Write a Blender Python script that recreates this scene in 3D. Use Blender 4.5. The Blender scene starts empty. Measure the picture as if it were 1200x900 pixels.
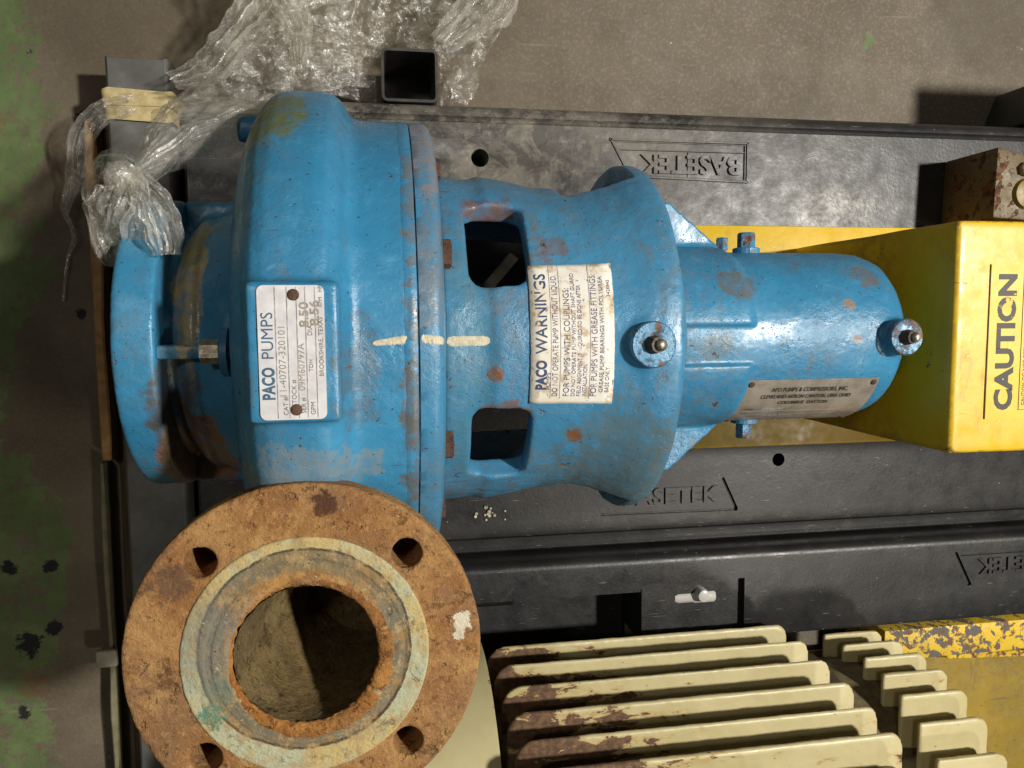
import bpy, bmesh, math, random
from math import sin, cos, pi, radians, sqrt, atan2
from mathutils import Vector, Matrix, noise
from mathutils.bvhtree import BVHTree

random.seed(7)
sc = bpy.context.scene
col = sc.collection

# ------------------------------------------------------------------ camera
cam_d = bpy.data.cameras.new('camera')
cam = bpy.data.objects.new('camera', cam_d); col.objects.link(cam)
cam_d.sensor_width = 36.0; cam_d.lens = 27.18
cam_d.clip_start = 0.01; cam_d.clip_end = 100
cam.matrix_world = Matrix(((0.9857458, 0.0219872, -0.16679864, 0.2095),
                           (-0.00785396, 0.99635654, 0.08492325, 0.0198),
                           (0.16805814, -0.0824027, 0.98232696, 0.72),
                           (0, 0, 0, 1)))
sc.camera = cam

# ------------------------------------------------------------------ light: warehouse lamps overhead
world = bpy.data.worlds.new('World'); sc.world = world; world.use_nodes = True
bg = world.node_tree.nodes['Background']
bg.inputs['Color'].default_value = (1.0, 0.93, 0.82, 1); bg.inputs['Strength'].default_value = 0.035

def lamp(name, direction, dist, size, power, color, target=(0.4, 0, -0.1)):
    l = bpy.data.lights.new(name, 'AREA'); l.shape = 'DISK'; l.size = size; l.energy = power; l.color = color
    o = bpy.data.objects.new(name, l); col.objects.link(o)
    d = Vector(direction).normalized()
    o.location = Vector(target) + d * dist
    o.rotation_euler = d.to_track_quat('Z', 'Y').to_euler()
    return o
lamp('high_bay_lamp', (0.62, 0.11, 1.0), 3.4, 0.20, 140, (1.0, 0.955, 0.87))
lamp('high_bay_lamp', (0.55, -0.55, 1.0), 3.8, 0.30, 24, (1.0, 0.92, 0.78))
lamp('high_bay_lamp', (-0.40, 0.30, 1.0), 4.2, 0.4, 17, (1.0, 0.93, 0.80))

sc.view_settings.view_transform = 'Standard'
sc.view_settings.look = 'None'
sc.view_settings.exposure = 0.08
sc.view_settings.gamma = 1.0
sc.view_settings.use_curve_mapping = False
sc.render.engine = 'CYCLES'
sc.cycles.max_bounces = 8
sc.cycles.transparent_max_bounces = 16

# ------------------------------------------------------------------ materials
class G:
    def __init__(s, name):
        s.m = bpy.data.materials.new(name); s.m.use_nodes = True
        s.t = s.m.node_tree; s.t.nodes.clear()
        s.o = s.t.nodes.new('ShaderNodeOutputMaterial')
        s.c = s.t.nodes.new('ShaderNodeTexCoord').outputs['Object']
    def n(s, ty, ins=None, **kw):
        x = s.t.nodes.new(ty)
        for k, v in kw.items(): setattr(x, k, v)
        for k, v in (ins or {}).items(): s.put(x.inputs[k], v)
        return x
    def put(s, sock, v):
        if isinstance(v, bpy.types.NodeSocket): s.t.links.new(v, sock)
        elif isinstance(v, tuple) and sock.type == 'RGBA' and len(v) == 3: sock.default_value = (*v, 1)
        else: sock.default_value = v
    def noise(s, scale, detail=4, rough=0.55, dist=0.0, vec=None):
        return s.n('ShaderNodeTexNoise', {'Vector': vec or s.c, 'Scale': scale, 'Detail': detail, 'Roughness': rough, 'Distortion': dist}).outputs['Fac']
    def stretch(s, v):
        return s.n('ShaderNodeVectorMath', {0: s.c, 1: v}, operation='MULTIPLY').outputs[0]
    def vor(s, scale, feature='F1', vec=None):
        return s.n('ShaderNodeTexVoronoi', {'Vector': vec or s.c, 'Scale': scale}, feature=feature).outputs['Distance']
    def step(s, v, a, b):
        return s.n('ShaderNodeMapRange', {'Value': v, 'From Min': a, 'From Max': b, 'To Min': 0.0, 'To Max': 1.0}, interpolation_type='SMOOTHSTEP').outputs[0]
    def lin(s, v, a, b, c, d):
        return s.n('ShaderNodeMapRange', {'Value': v, 'From Min': a, 'From Max': b, 'To Min': c, 'To Max': d}).outputs[0]
    def ma(s, op, a, b=0.0):
        return s.n('ShaderNodeMath', {0: a, 1: b}, operation=op).outputs[0]
    def mul(s, a, b): return s.ma('MULTIPLY', a, b)
    def add(s, a, b): return s.ma('ADD', a, b)
    def mix(s, f, a, b):
        x = s.n('ShaderNodeMix', data_type='RGBA')
        s.put(x.inputs['Factor'], f); s.put(x.inputs[6], a); s.put(x.inputs[7], b)
        return x.outputs[2]
    def axis(s, i):
        return s.n('ShaderNodeSeparateXYZ', {0: s.c}).outputs[i]
    def spot(s, c, r, soft=0.35, wob=0.35, wscale=30, sc=(1, 1, 1)):
        v = s.n('ShaderNodeVectorMath', {0: s.c, 1: c}, operation='SUBTRACT').outputs[0]
        v = s.n('ShaderNodeVectorMath', {0: v, 1: sc}, operation='MULTIPLY').outputs[0]
        l = s.n('ShaderNodeVectorMath', {0: v}, operation='LENGTH').outputs['Value']
        w = s.mul(s.add(s.noise(wscale, 9, 0.72), -0.5), r * wob * 4.6)
        return s.step(s.add(l, w), r * (1 + soft), r * (1 - soft))
    def edges(s, a=0.52, b=0.6):
        return s.step(s.n('ShaderNodeNewGeometry').outputs['Pointiness'], a, b)
    def surf(s, color, rough=0.5, metal=0.0, height=None, bump=0.3, dist=0.002, spec=0.5, coat=0.0):
        p = s.n('ShaderNodeBsdfPrincipled', {'Base Color': color, 'Roughness': rough, 'Metallic': metal, 'Specular IOR Level': spec, 'Coat Weight': coat, 'Coat Roughness': 0.15})
        if height is not None:
            b = s.n('ShaderNodeBump', {'Height': height, 'Strength': bump, 'Distance': dist})
            s.t.links.new(b.outputs[0], p.inputs['Normal'])
        s.t.links.new(p.outputs[0], s.o.inputs[0])
        return s.m
    def shader(s, sh):
        s.t.links.new(sh, s.o.inputs[0]); return s.m

RUST_D = (0.045, 0.022, 0.013); RUST_M = (0.17, 0.068, 0.025); RUST_L = (0.36, 0.16, 0.05)

def paint(name, base, var, chip=0.67, dirt=0.35, rough=0.30, stains=(), bump=0.5, dirtcol=(0.13, 0.105, 0.06), speck=0.675, edge=(0.56, 0.64), under=None, cast=150):
    g = G(name)
    c = g.mix(g.step(g.noise(9, 5, 0.6), 0.35, 0.7), base, var)
    big = g.noise(7, 4, 0.6, 0.4)
    d = g.mul(g.mul(g.step(big, 0.38, 0.70), g.step(g.noise(85, 8, 0.75), 0.40, 0.64)), dirt)
    c = g.mix(d, c, dirtcol)
    # grime caught in drips and round the castings' hollows
    run = g.mul(g.step(g.noise(30, 6, 0.7, 0.3, g.stretch((2.2, 0.7, 0.7))), 0.50, 0.66), g.step(g.noise(11, 4, 0.6), 0.44, 0.60))
    c = g.mix(g.mul(run, dirt * 0.85), c, dirtcol)
    faded = g.mul(g.step(g.noise(55, 7, 0.75), 0.50, 0.70), 0.22)
    c = g.mix(faded, c, tuple(min(1.0, v * 1.25 + 0.06) for v in var))
    for (ctr, r, sc3, colr, amt, wob) in stains:
        k = g.mul(g.mul(g.spot(ctr, r, 0.13, wob * 1.45, 55, sc3), g.lin(g.noise(95, 6, 0.7), 0.34, 0.58, 0.35, 1.0)), amt)
        c = g.mix(k, c, colr)
    chipmask = g.mul(g.step(g.add(g.noise(46, 7, 0.62, 0.3), g.mul(g.add(big, -0.5), 0.22)), chip, chip + 0.025), 1.0)
    sp = g.step(g.noise(330, 3, 0.5), speck, speck + 0.03)
    ed = g.mul(g.edges(*edge), g.step(g.noise(90, 5, 0.7), 0.46, 0.6))
    allc = g.ma('MAXIMUM', chipmask, ed)
    rc = under or g.mix(g.step(g.noise(160, 4), 0.4, 0.62), RUST_D, RUST_M)
    if under: rc = g.mix(g.step(g.noise(160, 4), 0.45, 0.66), under, RUST_M)
    # hard-edged chips and scuffs: bare iron with a pale primer rim
    cn = g.add(g.noise(62, 9, 0.74, 0.4), g.mul(g.add(g.noise(8, 3, 0.6), -0.5), 0.30))
    rim = g.step(cn, chip + 0.010, chip + 0.014); core = g.step(cn, chip + 0.022, chip + 0.026)
    c = g.mix(g.mul(rim, 0.55), c, tuple(min(1.0, v * 1.1 + 0.10) for v in var))
    allc = g.ma('MAXIMUM', allc, core)
    scuff = g.step(g.noise(34, 3, 0.5, 0.2, g.stretch((0.5, 5.0, 2.0))), 0.735, 0.75)
    c = g.mix(g.mul(scuff, 0.55), c, (0.07, 0.055, 0.045))
    c = g.mix(allc, c, rc)
    c = g.mix(g.mul(sp, 0.75), c, (0.035, 0.028, 0.022))
    r = g.add(g.add(g.lin(g.noise(60, 5), 0.3, 0.7, rough - 0.1, rough + 0.12), g.mul(allc, 0.35)), g.mul(d, 0.3))
    pits = g.mul(g.step(g.noise(cast * 2.6, 4, 0.6), 0.60, 0.70), g.step(g.noise(22, 3), 0.42, 0.62))
    h = g.add(g.add(g.add(g.mul(g.noise(cast * 1.5, 6, 0.68), g.lin(g.noise(14, 3), 0.35, 0.65, 0.15, 1.1)), g.mul(g.noise(30, 3), 1.3)), g.mul(allc, -0.5)), g.mul(pits, -0.6))
    return g.surf(c, r, 0.0, h, bump, 0.0016)

BL, BL2 = (0.028, 0.178, 0.335), (0.042, 0.230, 0.410)
TEAL = (0.05, 0.17, 0.25); OLIVE = (0.13, 0.135, 0.03); TAN = (0.36, 0.27, 0.13)
m_volute = paint('blue_casting_paint', BL, BL2, 0.69, 0.4, stains=[
    ((0.137, 0.158, 0.10), 0.032, (1, 1, 0.55), OLIVE, 0.93, 0.16),
    ((0.135, 0.205, 0.03), 0.022, (5, 1, 0.6), OLIVE, 0.75, 0.12),
    ((0.187, 0.19, 0.03), 0.02, (1.6, 1, 0.6), (0.14, 0.13, 0.10), 0.75, 0.3),
    ((0.233, -0.06, 0.18), 0.008, (1, 0.09, 0.3), (0.12, 0.085, 0.05), 0.8, 0.9),
    ((0.233, 0.1, 0.15), 0.006, (1, 0.1, 0.2), (0.14, 0.11, 0.08), 0.7, 0.9),
    ((0.16, -0.085, 0.17), 0.03, (0.7, 1.3, 0.5), (0.24, 0.22, 0.17), 0.55, 0.5),
    ((0.195, -0.02, 0.21), 0.02, (1.5, 0.5, 0.5), (0.10, 0.09, 0.07), 0.5, 0.6)])
m_cover = paint('blue_cover_paint', (0.042, 0.185, 0.335), (0.056, 0.225, 0.39), 0.68, 0.6, stains=[
    ((0.245, 0.15, 0.10), 0.03, (1, 0.6, 0.4), (0.27, 0.17, 0.10), 0.6, 0.5),
    ((0.245, 0.05, 0.17), 0.02, (1, 0.5, 0.4), (0.2, 0.15, 0.10), 0.45, 0.5)])
m_suct = paint('blue_suction_paint', BL, BL2, 0.69, 0.45, stains=[
    ((0.063, -0.10, 0.07), 0.036, (1.3, 0.65, 0.4), (0.24, 0.10, 0.035), 1.0, 0.22),
    ((0.055, -0.045, 0.10), 0.02, (1.0, 0.45, 0.5), (0.10, 0.07, 0.04), 0.85, 0.4),
    ((0.066, 0.055, 0.09), 0.013, (1.0, 0.17, 0.3), (0.42, 0.32, 0.16), 1.0, 0.3),
    ((0.066, 0.095, 0.07), 0.012, (1.0, 0.3, 0.4), (0.3, 0.27, 0.1), 0.8, 0.5)])
m_bracket = paint('blue_bracket_paint', (0.038, 0.180, 0.33), (0.050, 0.222, 0.395), 0.665, 0.6, stains=[
    ((0.41, -0.11, 0.11), 0.05, (0.8, 0.8, 0.5), (0.11, 0.13, 0.10), 0.6, 0.5),
    ((0.275, -0.02, 0.14), 0.02, (1, 0.2, 0.3), TEAL, 0.7, 0.4),
    ((0.30, 0.105, 0.10), 0.013, (0.6, 1, 0.6), RUST_M, 0.8, 0.6),
    ((0.34, 0.075, 0.13), 0.012, (1, 1, 0.6), RUST_M, 0.5, 0.6),
    ((0.295, -0.022, 0.145), 0.0065, (1, 1, 0.5), RUST_M, 1.0, 0.3),
    ((0.36, -0.075, 0.135), 0.006, (1, 1, 0.5), RUST_M, 0.95, 0.4),
    ((0.305, -0.055, 0.14), 0.011, (0.6, 1, 0.5), RUST_M, 0.8, 0.5)])
m_house = paint('blue_housing_paint', BL, BL2, 0.685, 0.55, stains=[
    ((0.50, -0.004, 0.088), 0.012, (0.7, 1, 0.5), (0.10, 0.12, 0.11), 0.7, 0.5),
    ((0.525, 0.05, 0.075), 0.015, (0.8, 1, 0.5), (0.12, 0.10, 0.07), 0.75, 0.4),
    ((0.63, 0.03, 0.08), 0.006, (1, 1, 0.5), (0.30, 0.16, 0.04), 0.95, 0.25),
    ((0.635, 0.0, 0.085), 0.005, (1, 1, 0.5), RUST_M, 0.9, 0.4),
    ((0.655, 0.055, 0.06), 0.012, (1, 1, 0.6), (0.14, 0.10, 0.07), 0.7, 0.5)])
m_bolt_blue = paint('blue_fitting_paint', BL, BL2, 0.62, 0.5, cast=250)

def rusty(name, light, mid, dark, s=1.0, bump=0.8):
    g = G(name)
    c = g.mix(g.step(g.noise(22 * s, 9, 0.74, 0.3), 0.40, 0.60), mid, light)
    c = g.mix(g.mul(g.step(g.noise(10 * s, 9, 0.76, 0.5), 0.47, 0.58), 0.85), c, (light[0] * 0.62, light[1] * 0.62, light[2] * 0.80))
    c = g.mix(g.mul(g.step(g.noise(30 * s, 9, 0.78, 0.4), 0.55, 0.62), 0.75), c, tuple(v * 0.36 for v in mid))
    c = g.mix(g.mul(g.step(g.noise(16 * s, 9, 0.76, 0.8), 0.55, 0.64), 0.7), c, (min(1, light[0] * 1.15), light[1] * 1.25, light[2] * 1.3))
    c = g.mix(g.mul(g.step(g.noise(150 * s, 6, 0.72), 0.55, 0.66), 0.65), c, dark)
    c = g.mix(g.mul(g.step(g.noise(260 * s, 4, 0.7), 0.54, 0.66), 0.5), c, (min(1, light[0] * 1.3), light[1] * 1.35, light[2] * 1.4))
    c = g.mix(g.mul(g.spot((0.170, -0.103, 0.2), 0.008, 0.2, 0.8, 120), 0.9), c, (0.075, 0.032, 0.018))
    c = g.mix(g.mul(g.spot((0.072, -0.15, 0.2), 0.012, 0.3, 0.9, 90), 0.6), c, (0.075, 0.05, 0.04))
    c = g.mix(g.spot((0.2615, -0.190, 0.2), 0.0068, 0.1, 0.6, 160), c, (0.66, 0.60, 0.46))
    c = g.mix(g.spot((0.2585, -0.1995, 0.2), 0.0035, 0.1, 0.7, 220), c, (0.62, 0.56, 0.42))
    h = g.add(g.mul(g.noise(300 * s, 6, 0.72), 0.9), g.add(g.noise(70 * s, 7, 0.7), g.mul(g.step(g.noise(90 * s, 5, 0.6), 0.60, 0.68), -0.8)))
    return g.surf(c, g.lin(g.noise(100, 4), 0.3, 0.7, 0.72, 0.95), 0.0, h, bump, 0.0034, spec=0.25)
m_rust = rusty('rusted_iron', (0.41, 0.225, 0.085), (0.28, 0.130, 0.045), (0.085, 0.040, 0.022))
m_bore = rusty('rusted_bore_iron', (0.22, 0.15, 0.06), (0.13, 0.09, 0.035), (0.05, 0.032, 0.015), 1.2, 1.0)
m_scale = rusty('flaking_rust_scale', (0.50, 0.235, 0.065), (0.36, 0.145, 0.035), (0.12, 0.045, 0.018), 1.4, 1.0)
m_rustdark = rusty('dark_rusted_bolt', (0.15, 0.085, 0.055), (0.10, 0.055, 0.035), (0.05, 0.028, 0.018), 1.5, 0.8)

def gasket():
    g = G('gasket_stained_face')
    xy = g.n('ShaderNodeVectorMath', {0: g.c, 1: (0.156, -0.201, 0.2)}, operation='SUBTRACT').outputs[0]
    xy = g.n('ShaderNodeVectorMath', {0: xy, 1: (1, 1, 0)}, operation='MULTIPLY').outputs[0]
    r = g.n('ShaderNodeVectorMath', {0: xy}, operation='LENGTH').outputs['Value']
    rr = g.add(r, g.mul(g.add(g.noise(40, 8, 0.7), -0.5), 0.006))
    tone = g.step(g.noise(18, 9, 0.74), 0.42, 0.58)
    c = g.mix(tone, (0.22, 0.165, 0.085), (0.185, 0.165, 0.115))
    c = g.mix(g.mul(g.step(g.noise(24, 9, 0.78, 0.5), 0.50, 0.58), 0.85), c, (0.36, 0.205, 0.07))
    lip = g.mix(g.step(g.noise(17, 7, 0.7), 0.44, 0.56), (0.50, 0.385, 0.165), (0.42, 0.43, 0.29))
    lip = g.mix(g.mul(g.step(g.noise(60, 8, 0.75), 0.52, 0.60), 0.6), lip, (0.30, 0.22, 0.11))
    c = g.mix(g.step(rr, 0.0695, 0.0705), c, lip)
    c = g.mix(g.mul(g.mul(g.step(rr, 0.0705, 0.0695), g.step(rr, 0.0675, 0.0690)), 0.85), c, (0.055, 0.042, 0.028))
    c = g.mix(g.mul(g.mul(g.step(rr, 0.0640, 0.0620), g.step(rr, 0.0570, 0.0600)), 0.45), c, (0.13, 0.105, 0.075))
    c = g.mix(g.mul(g.step(rr, 0.056, 0.052), 0.9), c, g.mix(g.step(g.noise(70, 7, 0.7), 0.42, 0.58), (0.26, 0.12, 0.04), (0.44, 0.23, 0.07)))
    c = g.mix(g.mul(g.spot((0.092, -0.243, 0.2), 0.0085, 0.12, 1.0, 110), 0.85), c, (0.075, 0.19, 0.13))
    c = g.mix(g.mul(g.step(g.noise(75, 8, 0.78), 0.50, 0.60), 0.7), c, (0.42, 0.30, 0.145))
    c = g.mix(g.mul(g.step(g.noise(48, 8, 0.78, 0.6), 0.56, 0.63), 0.75), c, (0.115, 0.085, 0.055))
    c = g.mix(g.mul(g.spot((0.10, -0.225, 0.2), 0.010, 0.4, 0.6, 80), 0.6), c, (0.16, 0.20, 0.13))
    c = g.mix(g.mul(g.spot((0.095, -0.19, 0.2), 0.030, 0.5, 0.5, 60), 0.55), c, (0.17, 0.18, 0.16))
    c = g.mix(g.mul(g.step(g.noise(130, 6, 0.72), 0.62, 0.68), 0.85), c, (0.055, 0.045, 0.035))
    c = g.mix(g.mul(g.step(g.noise(210, 4, 0.7), 0.64, 0.70), 0.6), c, (0.62, 0.55, 0.36))
    h = g.add(g.noise(260, 6, 0.7), g.mul(g.noise(60, 4), 0.8))
    return g.surf(c, 0.72, 0.0, h, 0.9, 0.0022, spec=0.3)
m_gasket = gasket()

def blackbase(name, dusty):
    g = G(name)
    c = g.mix(g.step(g.noise(14, 6, 0.6), 0.35, 0.68), (0.013, 0.013, 0.014), (0.023, 0.022, 0.022))
    x = g.axis(0); y = g.axis(1)
    # dry dust lies on the far strip by the casing
    fade = g.mul(g.step(x, 0.86, 0.32), g.step(y, 0.13, 0.20))
    dust = g.mul(g.mul(g.step(g.noise(11, 7, 0.7, 0.6), 0.34, 0.66), fade), dusty * 0.85)
    c = g.mix(dust, c, (0.24, 0.215, 0.175))
    c = g.mix(g.mul(g.mul(fade, g.step(g.noise(90, 8, 0.75), 0.50, 0.66)), 0.5 * dusty), c, (0.33, 0.29, 0.225))
    c = g.mix(g.mul(g.mul(fade, g.step(g.noise(20, 9, 0.78, 0.8), 0.50, 0.58)), 0.75), c, (0.035, 0.033, 0.031))
    c = g.mix(g.mul(g.step(g.noise(24, 8, 0.72, 0.4), 0.58, 0.70), 0.16), c, (0.15, 0.135, 0.11))
    c = g.mix(g.mul(g.spot((0.79, 0.15, -0.2), 0.04, 0.5, 0.8, 60, (0.6, 1.2, 1)), g.mul(g.step(g.noise(120, 7, 0.7), 0.45, 0.58), 0.7)), c, (0.27, 0.25, 0.21))
    c = g.mix(g.mul(g.step(g.noise(150, 6, 0.7), 0.62, 0.68), 0.55), c, (0.010, 0.010, 0.010))
    c = g.mix(g.mul(g.step(g.noise(45, 2, 0.5, 0, g.stretch((1, 9, 1))), 0.70, 0.73), 0.35), c, (0.30, 0.28, 0.24))
    sp = g.step(g.vor(70), 0.05, 0.03)
    c = g.mix(g.mul(g.mul(sp, g.step(g.noise(17, 2), 0.55, 0.62)), 0.85), c, (0.5, 0.48, 0.43))
    r = g.add(g.lin(g.noise(40, 6, 0.7), 0.3, 0.7, 0.30, 0.52), g.mul(dust, 0.35))
    h = g.add(g.mul(g.noise(220, 6, 0.65), 0.7), g.mul(g.noise(32, 3), 0.8))
    return g.surf(c, r, 0.0, h, 0.28, 0.0015, spec=0.45)
m_base = blackbase('black_cast_base', 0.9)
m_base2 = blackbase('black_cast_base_clean', 0.0)

def simple(name, color, rough=0.5, metal=0.0, n1=None, ns=40, bs=180, bump=0.25, spec=0.5):
    g = G(name)
    c = g.mix(g.step(g.noise(ns, 6, 0.65), 0.35, 0.66), color, n1 or tuple(v * 0.65 for v in color))
    return g.surf(c, g.lin(g.noise(ns * 1.7, 4), 0.3, 0.7, max(0.05, rough - 0.1), rough + 0.12), metal, g.noise(bs, 5, 0.6), bump, 0.001, spec)

YEL = (0.66, 0.43, 0.012)
m_yellow = paint('yellow_enamel', YEL, (0.60, 0.385, 0.012), 0.695, 0.5, 0.38, bump=0.16, dirtcol=(0.20, 0.125, 0.02), speck=0.70, edge=(0.53, 0.57), cast=60)
m_yellow_plate = paint('yellow_plate_enamel', YEL, (0.60, 0.385, 0.012), 0.74, 0.35, 0.38, bump=0.12, dirtcol=(0.22, 0.14, 0.02), speck=0.72, edge=(1.5, 2), cast=60)
m_yellow_flaking = paint('flaking_yellow_enamel', YEL, (0.58, 0.40, 0.03), 0.525, 0.5, 0.45, bump=0.6, dirtcol=(0.25, 0.17, 0.04), speck=0.7, under=(0.10, 0.10, 0.10), cast=120, edge=(1.5, 2))
m_yellow_shaded = paint('shaded_dirty_yellow_enamel', (0.30, 0.20, 0.02), (0.22, 0.15, 0.02), 0.76, 0.6, 0.42, bump=0.2, dirtcol=(0.10, 0.075, 0.025), cast=60, edge=(1.5, 2))  # shade mixed into the yellow as a darker olive, dirt on top
m_yellow_rusty = paint('rusty_yellow_enamel', (0.15, 0.105, 0.04), (0.11, 0.075, 0.028), 0.54, 0.8, 0.5, bump=0.4, dirtcol=(0.07, 0.05, 0.025), cast=90, edge=(1.5, 2))
def cream(name, off=0.0):
    g = G(name)
    CR = (0.50, 0.435, 0.235)
    c = g.mix(g.step(g.noise(11, 5), 0.4, 0.66), CR, (0.44, 0.38, 0.19))
    x = g.axis(0)
    bias = g.add(g.lin(x, 0.34, 0.55, 0.165, -0.17), off)       # paint has gone from one end of the ribs
    n = g.add(g.add(g.noise(38, 7, 0.68, 0.3, g.stretch((0.6, 1.4, 1))), bias), g.lin(g.axis(1), -0.376, -0.396, -0.10, 0.08))
    bare = g.step(n, 0.575, 0.60)
    stain = g.step(n, 0.50, 0.58)
    c = g.mix(g.mul(stain, 0.6), c, (0.40, 0.25, 0.08))
    rc = g.mix(g.step(g.noise(150, 5, 0.7), 0.42, 0.6), (0.085, 0.046, 0.024), (0.16, 0.085, 0.04))
    c = g.mix(bare, c, rc)
    ed = g.mul(g.edges(0.56, 0.62), g.step(g.noise(60, 6, 0.7), 0.55, 0.64))
    c = g.mix(ed, c, RUST_D)
    c = g.mix(g.mul(g.step(g.noise(140, 4, 0.6), 0.70, 0.73), 0.8), c, (0.06, 0.04, 0.02))
    return g.surf(c, g.add(g.lin(g.noise(50, 4), 0.3, 0.7, 0.34, 0.5), g.mul(bare, 0.35)), 0, g.add(g.noise(110, 5), g.mul(bare, -1.0)), 0.25, 0.0012)
m_cream = cream('cream_rib_enamel')
m_cream2 = cream('cream_motor_enamel', -0.4)
m_creamdark = simple('motor_core_enamel', (0.16, 0.13, 0.07), 0.6, 0, (0.07, 0.05, 0.03))
m_steel = simple('grey_steel', (0.115, 0.115, 0.11), 0.42, 0.0, (0.075, 0.073, 0.07), 18, 120, 0.2)
m_blacksteel = simple('black_steel_tube', (0.030, 0.029, 0.028), 0.42, 0.0, (0.06, 0.055, 0.045), 30, 120, 0.25)
m_shaft = simple('dull_shaft_steel', (0.16, 0.15, 0.13), 0.4, 0.6, (0.09, 0.075, 0.05))
m_zinc = simple('zinc_fastener', (0.46, 0.42, 0.34), 0.38, 0.75, (0.22, 0.18, 0.12), 120)
m_alu = simple('aluminium_plate', (0.74, 0.74, 0.76), 0.30, 0.2, (0.62, 0.61, 0.63), 60, 300, 0.12)
m_brass = simple('tarnished_brass_plate', (0.44, 0.395, 0.345), 0.28, 0.4, (0.30, 0.255, 0.205), 45, 220, 0.15)
m_ink_blue = simple('blue_print', (0.030, 0.085, 0.16), 0.5, 0, (0.06, 0.13, 0.2), 200)
m_ink_dark = simple('dark_engraving', (0.10, 0.09, 0.085), 0.6, 0, (0.16, 0.14, 0.12), 200)
m_ink_brown = simple('stamped_digits', (0.36, 0.31, 0.26), 0.5, 0.2, (0.25, 0.21, 0.17), 200)
m_ink_brass = simple('engraved_brass_lettering', (0.035, 0.027, 0.02), 0.6, 0, (0.07, 0.05, 0.035), 200)
m_black_print = simple('black_print', (0.016, 0.015, 0.012), 0.5, 0, (0.05, 0.045, 0.02), 160)
m_rule = simple('grey_rule_print', (0.20, 0.19, 0.20), 0.6, 0, (0.45, 0.43, 0.42), 200)
m_white = simple('white_plastic', (0.46, 0.45, 0.42), 0.35, 0, (0.50, 0.49, 0.46), 60)
m_wood = simple('pale_splintered_wood', (0.38, 0.215, 0.075), 0.75, 0, (0.24, 0.135, 0.055), 60, 160, 0.8)
m_woodgreen = simple('weathered_green_wood', (0.19, 0.165, 0.095), 0.75, 0, (0.13, 0.125, 0.07), 60, 160, 0.8)
def darkwood():
    g = G('dark_brown_wood')
    v = g.stretch((9, 0.7, 1))
    c = g.mix(g.step(g.noise(40, 6, 0.65, 0.3, v), 0.36, 0.66), (0.055, 0.035, 0.020), (0.11, 0.07, 0.035))  # near-black to dark brown streaks along the deck boards
    return g.surf(c, 0.7, 0, g.noise(90, 6, 0.7, 0, v), 0.6, 0.0015)
m_darkwood = darkwood()
m_tape = simple('cream_masking_tape', (0.58, 0.47, 0.24), 0.65, 0, (0.42, 0.33, 0.16), 90, 200, 0.5)
m_caulk = simple('cream_witness_paint', (0.60, 0.54, 0.40), 0.75, 0, (0.43, 0.39, 0.28), 140, 300, 0.8)
m_brownsteel = simple('brown_stained_steel', (0.25, 0.205, 0.135), 0.55, 0.0, (0.12, 0.085, 0.045), 22, 100, 0.4)
m_greenblack = simple('dark_green_sheet', (0.022, 0.03, 0.02), 0.6, 0, (0.04, 0.045, 0.03), 20)
m_grit = simple('pale_grit', (0.5, 0.46, 0.36), 0.5, 0, (0.25, 0.22, 0.17), 300)

def label_mat():
    g = G('worn_paper_label')
    c = g.mix(g.step(g.noise(30, 6, 0.65), 0.38, 0.64), (0.70, 0.68, 0.63), (0.62, 0.57, 0.47))
    c = g.mix(g.mul(g.step(g.noise(95, 7, 0.7), 0.50, 0.64), 0.85), c, (0.42, 0.31, 0.18))
    c = g.mix(g.mul(g.step(g.noise(170, 4, 0.6), 0.64, 0.68), 0.8), c, (0.13, 0.09, 0.05))
    return g.surf(c, 0.5, 0, g.noise(120, 5), 0.3, 0.001)
m_label = label_mat()
def worn_ink(name, color, lo, hi, sc_=60):
    g = G(name)
    p = g.n('ShaderNodeBsdfPrincipled', {'Base Color': color, 'Roughness': 0.55})
    tr = g.n('ShaderNodeBsdfTransparent')
    mx = g.n('ShaderNodeMixShader', {0: g.step(g.noise(sc_, 5, 0.6), lo, hi)})
    g.t.links.new(p.outputs[0], mx.inputs[1]); g.t.links.new(tr.outputs[0], mx.inputs[2])
    return g.shader(mx.outputs[0])
m_ink_worn = worn_ink('worn_blue_print', (0.022, 0.045, 0.12, 1), 0.57, 0.66)
m_ink_worn2 = worn_ink('worn_violet_print', (0.11, 0.09, 0.16, 1), 0.56, 0.68)
m_ink_stencil = worn_ink('worn_black_stencil', (0.02, 0.018, 0.012, 1), 0.60, 0.64, 60)

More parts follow.
